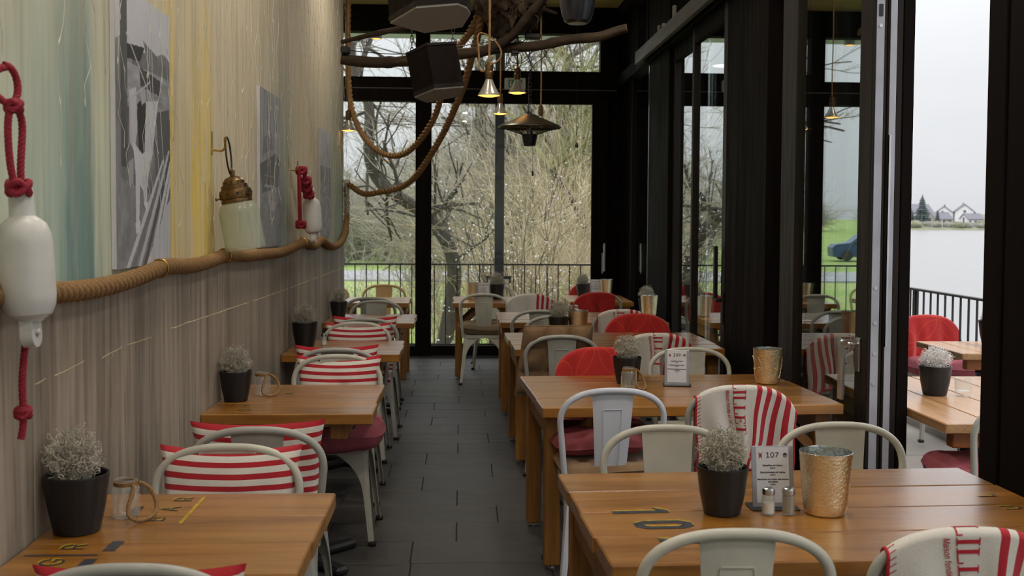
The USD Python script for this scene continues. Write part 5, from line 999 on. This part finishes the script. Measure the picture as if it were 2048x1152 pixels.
# canvas prints with grey pictures: tones per vertex
def canvas(label, y0, y1, z0, z1, draw, seed):
    t = thing('canvas_print', label, 'picture', (WX, 0, 0)); obj('stretcher', bx(.001, .017, y0+.001, y1-.001, z0+.001, z1-.001), 'paper', t, smooth=False)
    n, m = 170, 240; a, b = np.meshgrid(np.linspace(0, 1, n), np.linspace(0, 1, m), indexing='ij'); T = np.clip(draw(a, b, seed), .012, .72)
    V = np.stack([np.full(a.shape, .0176), y0+(y1-y0)*a, z0+(z1-z0)*b], -1).reshape(-1, 3)
    me = obj('printed_face', tm(V, grid(n, m)), 'print', t, smooth=False)
    c = np.stack([T, T, T*1.06], -1).reshape(-1, 3).astype(np.float32)
    UsdGeom.PrimvarsAPI(me).CreatePrimvar('tone', Sdf.ValueTypeNames.Color3fArray, 'vertex').Set(Vt.Vec3fArray.FromNumpy(c)); return t
def inside(pts, a, b): return shapely.contains_xy(Polygon(pts).buffer(0), a, b)
def nz(a, b, fa, fb, s, o=4): return meshkit.fbm(np.stack([a*fa, b*fb, a*0+s], -1), o, s)
def line(a, b, p, q, w):
    p, q = np.array(p), np.array(q); d = q-p; t = np.clip(((a-p[0])*d[0]+(b-p[1])*d[1])/(d@d), 0, 1); return np.hypot(a-p[0]-t*d[0], (b-p[1]-t*d[1])*1.45) < w
def draw_deck(a, b, s):
    g = nz(a, b, 5, 7, s); T = .16+.12*(g-.5)*2
    T = np.where(b > .80+.03*np.sin(a*9), .50+.06*(g-.5), T); T = np.where((b > .76-.10*a) & (b < .90-.12*a) & (a > .28), .14+.12*(nz(a, b, 14, 30, 2)-.4), T)
    T = np.where((b < .74) & (b > .58) & (a > .15), .28+.25*(nz(a, b, 9, 50, 3)-.5), T)
    for P, v in (([(.12, .80), (.52, .80), (.46, .86), (.36, .92), (.2, .93), (.14, .88)], .5), ([(.1, .80), (.5, .82), (.42, .76), (.14, .75)], .03), ([(.4, .74), (.8, .72), (.78, .66), (.42, .67)], .06)): T = np.where(inside(P, a, b), v, T)
    T = np.where((a > .08) & (a < .19) & (b > .36) & (b < .97), .05+.05*nz(a, b, 30, 3, 4), T)
    T = np.where(inside([(.62, .58), (.98, .62), (1, .2), (.72, .3)], a, b), .07+.06*nz(a, b, 8, 8, 5), T)
    T = np.where(b < .33-.1*a, .20+.18*(nz(a, b, 22, 22, 6)-.45), T)
    for k in range(9): T = np.where(line(a, b, (.18+.1*k, .0), (.85+.06*k, .40+.02*k), .022), (.50, .16, .44, .08, .5)[k % 5], T)
    T = np.where(inside([(.5, 0), (1, 0), (1, .26), (.9, .22)], a, b), .46+.2*(nz(a, b, 30, 6, 8)-.5), T)
    for P, v in (([(.22, .64), (.34, .66), (.36, .50), (.30, .42), (.22, .46)], .46), ([(.36, .60), (.50, .64), (.56, .52), (.48, .40), (.38, .42)], .035), ([(.40, .66), (.50, .67), (.52, .62), (.44, .60)], .38), ([(.52, .62), (.76, .64), (.62, .40), (.48, .40)], .52),
                 ([(.28, .46), (.44, .42), (.60, .44), (.54, .30), (.46, .28), (.40, .30), (.38, .16), (.32, .15), (.32, .34)], .55), ([(.44, .34), (.54, .34), (.52, .24), (.48, .22)], .5), ([(.31, .16), (.40, .17), (.39, .13), (.33, .12)], .6), ([(.46, .24), (.54, .24), (.52, .20)], .6), ([(.2, .38), (.29, .40), (.28, .30), (.22, .31)], .32)): T = np.where(inside(P, a, b), v+.05*(nz(a, b, 20, 20, 9)-.5), T)
    for p, q in (((.18, .84), (.7, .60)), ((.62, .98), (.66, .60)), ((.2, .60), (.6, .70)), ((.7, .58), (.8, .22)), ((.8, .60), (.92, .2))): T = np.where(line(a, b, p, q, .006), .42, T)
    return T*1.12
def draw_boat(a, b, s):
    g = nz(a, b, 5, 8, s); T = .46-.1*b+.06*(g-.5)
    T = np.where((b < .50) & (b > .30), .34+.1*(nz(a, b, 10, 40, 2)-.5), T); T = np.where(inside([(.0, .52), (.75, .62), (1, .56), (.9, .40), (.1, .34)], a, b), .14+.14*(g-.4), T); T = np.where(inside([(.1, .58), (.6, .64), (.55, .74), (.2, .70)], a, b), .24, T)
    for k in range(5): T = np.where(line(a, b, (.15+.16*k, .56), (.2+.15*k, .99), .010), .15, T)
    T = np.where(b < .28+.05*np.sin(a*8), .30+.2*(nz(a, b, 12, 30, 5)-.5), T); T = np.where((np.abs((b*14) % 1-.5) < .12) & (b > .34) & (b < .46) & (a > .2) & (a < .7), .4, T); return T*.8
def draw_harbour(a, b, s):
    g = nz(a, b, 6, 9, s); T = .46+.06*(g-.5); T = np.where(b < .66, .22+.3*(nz(a, b, 12, 22, 3)-.45), T); T = np.where((b < .5) & (nz(a, b, 18, 26, 8) > .56), .42, T)
    for k in range(6): T = np.where(line(a, b, (.1+.15*k, .4), (.1+.15*k+.02, .74+.03*k), .012), .12, T)
    return T*.86
canvas('largest grey canvas print: a figure in white trousers on a boat deck', 3.32, 3.925, 1.375, 2.25, draw_deck, 3)
canvas('middle grey canvas print of a moored boat, behind the glass lantern', 5.65, 6.285, 1.375, 2.215, draw_boat, 5)
canvas('farthest grey canvas print of a harbour, beside the small fender', 8.035, 8.66, 1.385, 2.20, draw_harbour, 7)
# fairy light wires
t = thing('fairy_lights', 'curtain of unlit fairy light wires hanging down the painted wall', 'fairy lights'); r_ = np.random.default_rng(77); led = []
for k in range(64):
    y = 2.3+7.4*(k+.5)/64+r_.normal(0, .03); zb = (1.95 if y < 3.2 else 1.62)+r_.normal(0, .17) if y < 8.8 else r_.uniform(1.5, 2.2); n = int((CZ-zb)/.05); z = np.linspace(CZ-.01, zb, n); lo = np.clip((2.9-z)/1.2, 0, 1)
    w = np.cumsum(r_.normal(0, .011, n)); w -= np.linspace(0, w[-1]*.6, n); dy = w*(.35+lo*1.3)+.05*lo*np.sin(z*7+k); x = WX+.022+.012*np.abs(np.sin(z*9+k*2))+.012*lo*r_.uniform(0, 1, n)
    P = np.stack([x, y+dy, z], -1); obj('wire', tube(P, .0008, 4), 'silver_wire', t)
    for q in range(3, n, 3):
        d = P[q]-P[q-1]; d /= np.linalg.norm(d)+1e-9; led.append(np.stack([P[q]-d*.012, P[q], P[q]+d*.012]))
obj('tiny_lights', tubes(np.array(led), np.array([[.0012, .0024, .0012]])*np.ones((len(led), 1)), 5), 'silver_wire', t, kind='stuff')
t = thing('wire_tassel', 'small tangle of white wire ends at the corner of the painted wall', 'wire'); obj('strands', tubes(np.array([np.stack([WX+.03+.03*np.cumsum(r_.normal(0, .3, 8)), np.full(8, 9.68)+.02*np.cumsum(r_.normal(0, .3, 8)), np.linspace(1.86, 1.52+r_.uniform(0, .15), 8)], -1) for _ in range(14)]), np.full((14, 8), .0022), 4), 'silver_wire', t, kind='stuff'); obj('tie', cyl((WX+.03, 9.68, 1.84), (WX+.03, 9.68, 1.87), .03, 12), 'silver_wire', t)

# ================================================================ HANGING FROM THE CEILING
def branch(name, label, pts, r0, r1, seed, parent=None):
    r_ = np.random.default_rng(seed); P = spline(pts, 70); P = P+.010*(np.stack([meshkit.noise(P*5+k*9.3+seed, seed) for k in range(3)], -1)-.5); R = np.linspace(r0, r1, 70)*(1+.22*(meshkit.noise(P*9+seed, 3)-.5))
    for q in r_.uniform(.1, .9, 3): R *= 1+.22*np.exp(-((np.linspace(0, 1, 70)-q)/.012)**2)
    t = thing(name, label, 'branch'); obj('limb', tube(P, R, 16, lobes=5, pitch=1.7, depth=.12), 'bark', t)
    for e, dd in ((0, P[0]-P[1]), (-1, P[-1]-P[-2])): 
        dd = dd/np.linalg.norm(dd); obj('cut_end', cyl(P[e]-dd*.001, P[e]+dd*.002, R[e]*.93, 16), 'cut_wood', t)
    for q in (15, 38, 58):
        d = r_.normal(0, 1, 3); d /= np.linalg.norm(d); obj('twig_stub', tube([P[q], P[q]+d*R[q]*1.4, P[q]+d*R[q]*2.1+[0, 0, .01]], [R[q]*.35, R[q]*.25, R[q]*.12], 8), 'bark', t)
    return t
b1 = branch('driftwood_branch', 'long driftwood branch hung level across the garden windows', [(-.80, 7.21, 2.582), (-.36, 7.10, 2.56), (.02, 7.00, 2.60), (.24, 7.00, 2.63), (.49, 6.90, 2.64), (.71, 6.80, 2.665), (.87, 6.70, 2.675), (.94, 6.70, 2.70), (1.02, 6.70, 2.725)], .037, .030, 3)
branch('driftwood_branch', 'thin driftwood branch rising behind the near loudspeaker', [(-.82, 7.40, 2.725), (-.55, 7.30, 2.775), (-.32, 7.20, 2.81), (-.08, 7.10, 2.85), (.1, 7.05, 2.92)], .016, .022, 5)
branch('driftwood_branch', 'short driftwood branch rising from the long one to the ceiling', [(.10, 6.98, 2.60), (.22, 6.94, 2.645), (.30, 6.90, 2.69), (.39, 6.80, 2.78), (.51, 6.70, 2.93), (.62, 6.65, 3.1)], .034, .022, 7)
m = trimesh.creation.icosphere(5, 1.0); q = meshkit.fbm(m.vertices*2.6, 5, 4)-.5; m.vertices *= (1+.75*q+.25*(meshkit.fbm(m.vertices*np.array([9, 9, 3]), 3, 9)-.5))[:, None]*np.array([.23, .25, .34])
t = thing('root_stump', 'shaggy dark root stump hanging from the ceiling above the lamps', 'root', (.31, 7.0, 3.05)); obj('burl', m, 'bark', t, smooth=True)
for k in range(16):
    d = r_.normal(0, 1, 3)*[1, 1, .6]; d[2] -= .3; d /= np.linalg.norm(d); P = [d*.14]
    for i in range(6): d = d+r_.normal(0, .25, 3)+[0, 0, .05]; d /= np.linalg.norm(d); P.append(P[-1]+d*r_.uniform(.03, .055))
    obj('root', tube(spline(P, 20), np.linspace(.03, .008, 20)*r_.uniform(.6, 1.1), 8), 'bark', t)
obj('hanger', tube([(0, 0, .25), (0, 0, .8)], .02, 10), 'bark', t)
fib = np.array([np.cumsum(np.vstack([[r_.normal(0, .09), r_.normal(0, .1)-.06, -.20+r_.uniform(0, .12)], r_.normal(0, .014, (6, 3))-[0, 0, .012]]), 0) for _ in range(160)]); obj('root_fibres', tubes(fib, np.linspace(.0045, .0015, 7)[None]*np.ones((160, 1)), 4), 'bark', t, kind='stuff')
def lamp(label, x, y, zb, D, soft=False, top=CZ, loop=0):
    t = thing('pendant_lamp', label, 'lamp', (x, y, zb)); s = D/.122
    obj('bulb', lathe([(.061*s, .0), (.0605*s, .006), (.055*s, .014), (.040*s, .04), (.028*s, .066), (.022*s, .082), (.018*s, .09), (.018*s, .10), (0, .10)], 32), 'bulb_glass', t)
    obj('glowing_face', lathe([(0, -.008*s), (.03*s, -.006*s), (.054*s, 0.001), (.0605*s, .004), (.058*s, .008), (0, .006)], 32), 'lamp_glow_soft' if soft else 'lamp_glow', t)
    c = obj('socket', lathe([(0, .09*s), (.0195*s, .09*s), (.021*s, .10*s), (.021*s, .112*s), (.024*s, .115*s), (.024*s, .128*s), (.021*s, .132*s), (.022*s, .165*s), (.016*s, .172*s), (.008*s, .18*s), (0, .18*s)], 24), 'old_brass', t)
    obj('rope_cord', tube(np.stack([.002*np.sin(np.linspace(0, 9, 120)), 0*np.linspace(0, 1, 120), np.linspace(.172*s, top-zb, 120)], -1), .0068, 9, lobes=3, pitch=.03, depth=.3), 'jute', t)
    if loop: obj('loose_cord', tube(spline([(.01, 0, .17*s), (.03*loop, .01, .30), (-.05*loop, .01, .34), (-.055*loop, 0, .20), (-.045*loop, 0, .135), (-.02*loop, 0, .135)], 60), .0045, 8), 'jute', t)
    return t
lamp('nearest pendant bulb lamp, large cone bulb on a rope cord', .145, 5.9, 2.205, .122, loop=1)
lamp('pendant bulb lamp in front of the green exit sign', .375, 7.4, 2.395, .122)
lamp('small pendant bulb lamp below the other two', .322, 9.2, 2.425, .122, top=3.6)
lamp('pendant bulb lamp hidden behind the heater shade', .655, 9.0, 2.30, .122)
lamp('pendant bulb lamp at the corner of the painted wall, half hidden', -.99, 9.45, 2.29, .122)
# heater
t = thing('patio_heater', 'hanging heat lamp with a wide flat metal shade and black cup', 'heater', (.45, 7.2, 2.02))
obj('shade', lathe([(.205, .118), (.211, .122), (.211, .128), (.20, .137), (.12, .172), (.075, .19), (.05, .205), (.03, .212), (.012, .214), (.012, .225), (0, .226), (0, .210), (.045, .198), (.12, .165), (.20, .130)], 48), 'heater_metal', t)
obj('cup', lathe([(0, 0), (.034, 0), (.040, .004), (.052, .06), (.053, .076), (.046, .078), (0, .078)], 32), 'dark_metal', t)
u = np.linspace(0, 2*PI, 60)[:-1]
for k, (rr_, zz) in enumerate(((.085, .088), (.11, .097), (.135, .104), (.16, .111), (.185, .118))): obj('guard_ring', tube(np.stack([rr_*np.cos(u), rr_*np.sin(u), np.full(59, zz)], -1), .0016, 5, closed=True), 'heater_metal', t)
for k in range(24): a = k*2*PI/24; obj('guard_wire', tube([(.05*math.cos(a), .05*math.sin(a), .075), (.13*math.cos(a), .13*math.sin(a), .103), (.207*math.cos(a), .207*math.sin(a), .123)], .0016, 5), 'heater_metal', t)
obj('heat_tube', tube(np.stack([.085*np.cos(u), .085*np.sin(u), np.full(59, .135)], -1), .008, 8, closed=True), 'bulb_glass', t); obj('inner_post', cyl((0, 0, .07), (0, 0, .21), .022, 16), 'chrome', t)
obj('pull_cord', tube([(.02, 0, 0), (.022, 0, -.17)], .0014, 5), 'cable_black', t); obj('cord_knob', cyl((.022, 0, -.2), (.022, 0, -.165), .006, 8), 'cable_black', t)
def chain(name, label, x, y, z0, z1, r=.0022, L=.042):
    t = thing(name, label, 'chain', (x, y, z0)); n = int((z1-z0)/(L*.78)); u = np.linspace(0, 2*PI, 17)[:-1]
    for k in range(n):
        w = .0085; P = np.stack([w*np.cos(u), 0*u, L/2*np.sign(np.sin(u))*np.abs(np.sin(u))**.7+L*.78*(k+.5)], -1); q = tube(P, r, 5, closed=True)
        if k % 2: q = mv(q, (0, 0, 0), PI/2)
        obj('link', q, 'dark_metal', t)
    return t
chain('hanging_chain', 'thin chain carrying the flat heat lamp', .45, 7.2, 2.245, 3.84, .0018, .036)
t = thing('heater_cable', 'dark cable running down beside the heat lamp chain', 'cable'); obj('cord', tube(spline([(.43, 7.2, 2.22), (.44, 7.19, 2.35), (.47, 7.18, 2.55), (.55, 7.1, 2.62), (.50, 7.0, 2.69), (.40, 6.98, 2.72)], 60), .003, 6), 'cable_black', t); obj('junction_box', bx(.40, .50, 6.93, 7.0, 2.69, 2.725, .006), 'cable_black', t)
t = thing('cable_coil', 'coil of loose black cable tied to the driftwood branch', 'cable')
for k, (cx, cz, rx_, rz_) in enumerate(((.26, 2.70, .09, .06), (.30, 2.70, .11, .05), (.36, 2.60, .07, .07), (.33, 2.55, .05, .06), (.24, 2.68, .07, .075))): u = np.linspace(0, 2*PI, 50)[:-1]; obj('loop', tube(np.stack([cx+rx_*np.cos(u), 6.94+.02*np.sin(3*u+k), cz+rz_*np.sin(u)], -1), .0028, 6, closed=True), 'cable_black', t)
obj('tie', bx(.31, .36, 6.9, 6.99, 2.585, 2.61, .006), 'cable_black', t)
t = thing('branch_cable', 'black cable and clip lying along the left end of the driftwood', 'cable'); obj('cord', tube(spline([(-.77, 7.2, 2.64), (-.7, 7.18, 2.632), (-.4, 7.08, 2.602), (-.05, 7.0, 2.64), (.2, 6.97, 2.675), (.4, 6.93, 2.70)], 80), .003, 6), 'cable_black', t); obj('clip', bx(-.80, -.74, 7.15, 7.23, 2.615, 2.66, .006), 'cable_black', t)
# loudspeakers hung on chains
def speaker(label, bottom, shift, chains):
    t = thing('loudspeaker', label, 'loudspeaker'); B = np.array(bottom); T = B+np.array(shift); n = len(B); c = np.vstack([B, T]).mean(0)
    body = trimesh.convex.convex_hull(np.vstack([B+.012*(T-B)/np.linalg.norm(T-B, axis=1)[:, None], T])); obj('cabinet', body, 'speaker_wood', t, smooth=False)
    d = (T-B)[0]/np.linalg.norm((T-B)[0]); cb = B.mean(0)
    obj('trim_board', trimesh.convex.convex_hull(np.vstack([cb+(B-cb)*1.015+d*.010, cb+(B-cb)*1.015+d*.03])), 'stile_wood', t, smooth=False)
    obj('grille', trimesh.convex.convex_hull(np.vstack([cb+(B-cb)*.985, cb+(B-cb)*.985+d*.02])), 'fabric_grille', t, smooth=False)
    obj('top_board', trimesh.convex.convex_hull(np.vstack([c+(T-c)*1.02, c+(T-c)*1.02+d*.014])), 'stile_wood', t, smooth=False)
    return t
speaker('nearest dark loudspeaker with a pale rounded grille, cut by the top of the picture', [(-.31, 4.62, 2.36), (-.19, 4.40, 2.385), (-.02, 4.42, 2.405), (.02, 4.50, 2.405), (.035, 4.60, 2.40), (.0, 4.80, 2.38), (-.17, 4.85, 2.36)], (-.02, -.02, .30), 0)
speaker('farther dark loudspeaker box tilting on two chains', [(-.27, 6.10, 2.21), (-.15, 5.90, 2.235), (.01, 6.02, 2.265), (-.01, 6.30, 2.245), (-.21, 6.40, 2.215)], (-.045, 0, .235), 0)
chain('hanging_chain', 'left chain holding the farther loudspeaker', -.285, 6.12, 2.46, 3.84, .0024); chain('hanging_chain', 'right chain holding the farther loudspeaker', -.055, 6.1, 2.51, 3.84, .0024)
chain('hanging_chain', 'chain holding the nearest loudspeaker', -.14, 4.62, 2.70, 3.84, .0024)
t = thing('hanging_vase', 'dark bluish pendant vessel hanging at the top of the picture', 'pendant', (.53, 5.0, 2.44)); obj('vessel', lathe([(0, 0), (.045, 0), (.062, .012), (.075, .05), (.083, .10), (.085, .16), (.08, .24), (.055, .29), (.02, .31), (0, .31)], 36), 'vase_dark', t); obj('cord', tube([(0, 0, .3), (0, 0, 1.41)], .004, 8), 'cable_black', t)
t = thing('cord_tassel', 'small dark tassel on a thin cord near the garden door', 'tassel', (.745, 7.0, 2.0)); obj('cord', tube([(0, 0, .03), (0, 0, 1.85)], .0009, 4), 'cable_black', t); obj('tassel', lathe([(0, 0), (.011, .0), (.010, .012), (.005, .03), (0, .034)], 12), 'cable_black', t)
# exit sign
t = thing('exit_sign', 'small pale emergency exit sign with a green arrow panel', 'sign', (.575, BY-.10, 3.0)); obj('case', bx(-.115, .115, -.03, .04, -.06, .065, .008), 'sign_case', t); obj('green_panel', bx(-.075, .075, -.032, -.029, -.04, .045), 'sign_green', t, smooth=False)
ar = shapely.union_all([sbox(-.055, -.012, -.045, .032), Polygon([(-.066, -.010), (-.034, -.010), (-.05, -.030)])]); fig = shapely.union_all([Point(.042, .026).buffer(.007), Polygon([(.026, .018), (.046, .014), (.04, -.01), (.056, -.03), (.046, -.034), (.03, -.014), (.014, -.03), (.008, -.024), (.024, -.004)]), Polygon([(.026, .016), (.01, .002), (.014, -.002), (.03, .008)])])
for nm, p in (('arrow', ar), ('running_figure', fig)): q = extr(p, .001); q.apply_transform(np.array([[1, 0, 0, 0], [0, 0, 1, -.0335], [0, 1, 0, 0], [0, 0, 0, 1.]])); obj(nm, q, 'sign_white', t, smooth=False)
obj('bracket', bx(-.02, .02, .035, .05, -.04, .04), 'sign_case', t)
# ceiling spots; the outside one stands in for a lamp mirrored in the glass
for i, (x, y, z, lb) in enumerate(((-.98, BY+.5, 3.655, 'spot outside the left garden window standing in for a mirrored ceiling spot'), (1.2, 8.2, CZ, 'round ceiling spot above the river side, farther one'), (1.2, 5.2, CZ, 'round ceiling spot above the river side, nearer one'))):
    t = thing('ceiling_spot', lb, 'lamp', (x, y, z)); obj('housing', lathe([(.062, 0), (.062, -.085), (.055, -.088), (.054, -.07), (0, -.07)], 28), 'aluminium', t); obj('glowing_lens', lathe([(0, -.088), (.05, -.084), (.054, -.075), (0, -.074)], 24), 'lamp_glow', t)
# things left on the header board
for i, (y, h) in enumerate(((9.2, .09), (9.0, .07), (8.55, .13))):
    t = thing('wood_block', ['short pale block on the header board, left of three', 'shorter pale block on the header board, middle of three', 'tallest pale block on the header board, right of three'][i], 'wood block', (1.68, y, 3.1)); obj('block', bx(-.012, .012, -.02, .02, 0, h, .003), 'panel_wood', t); obj('cap', bx(-.013, .013, -.021, .021, h-.006, h+.002, .002), 'panel_wood', t)
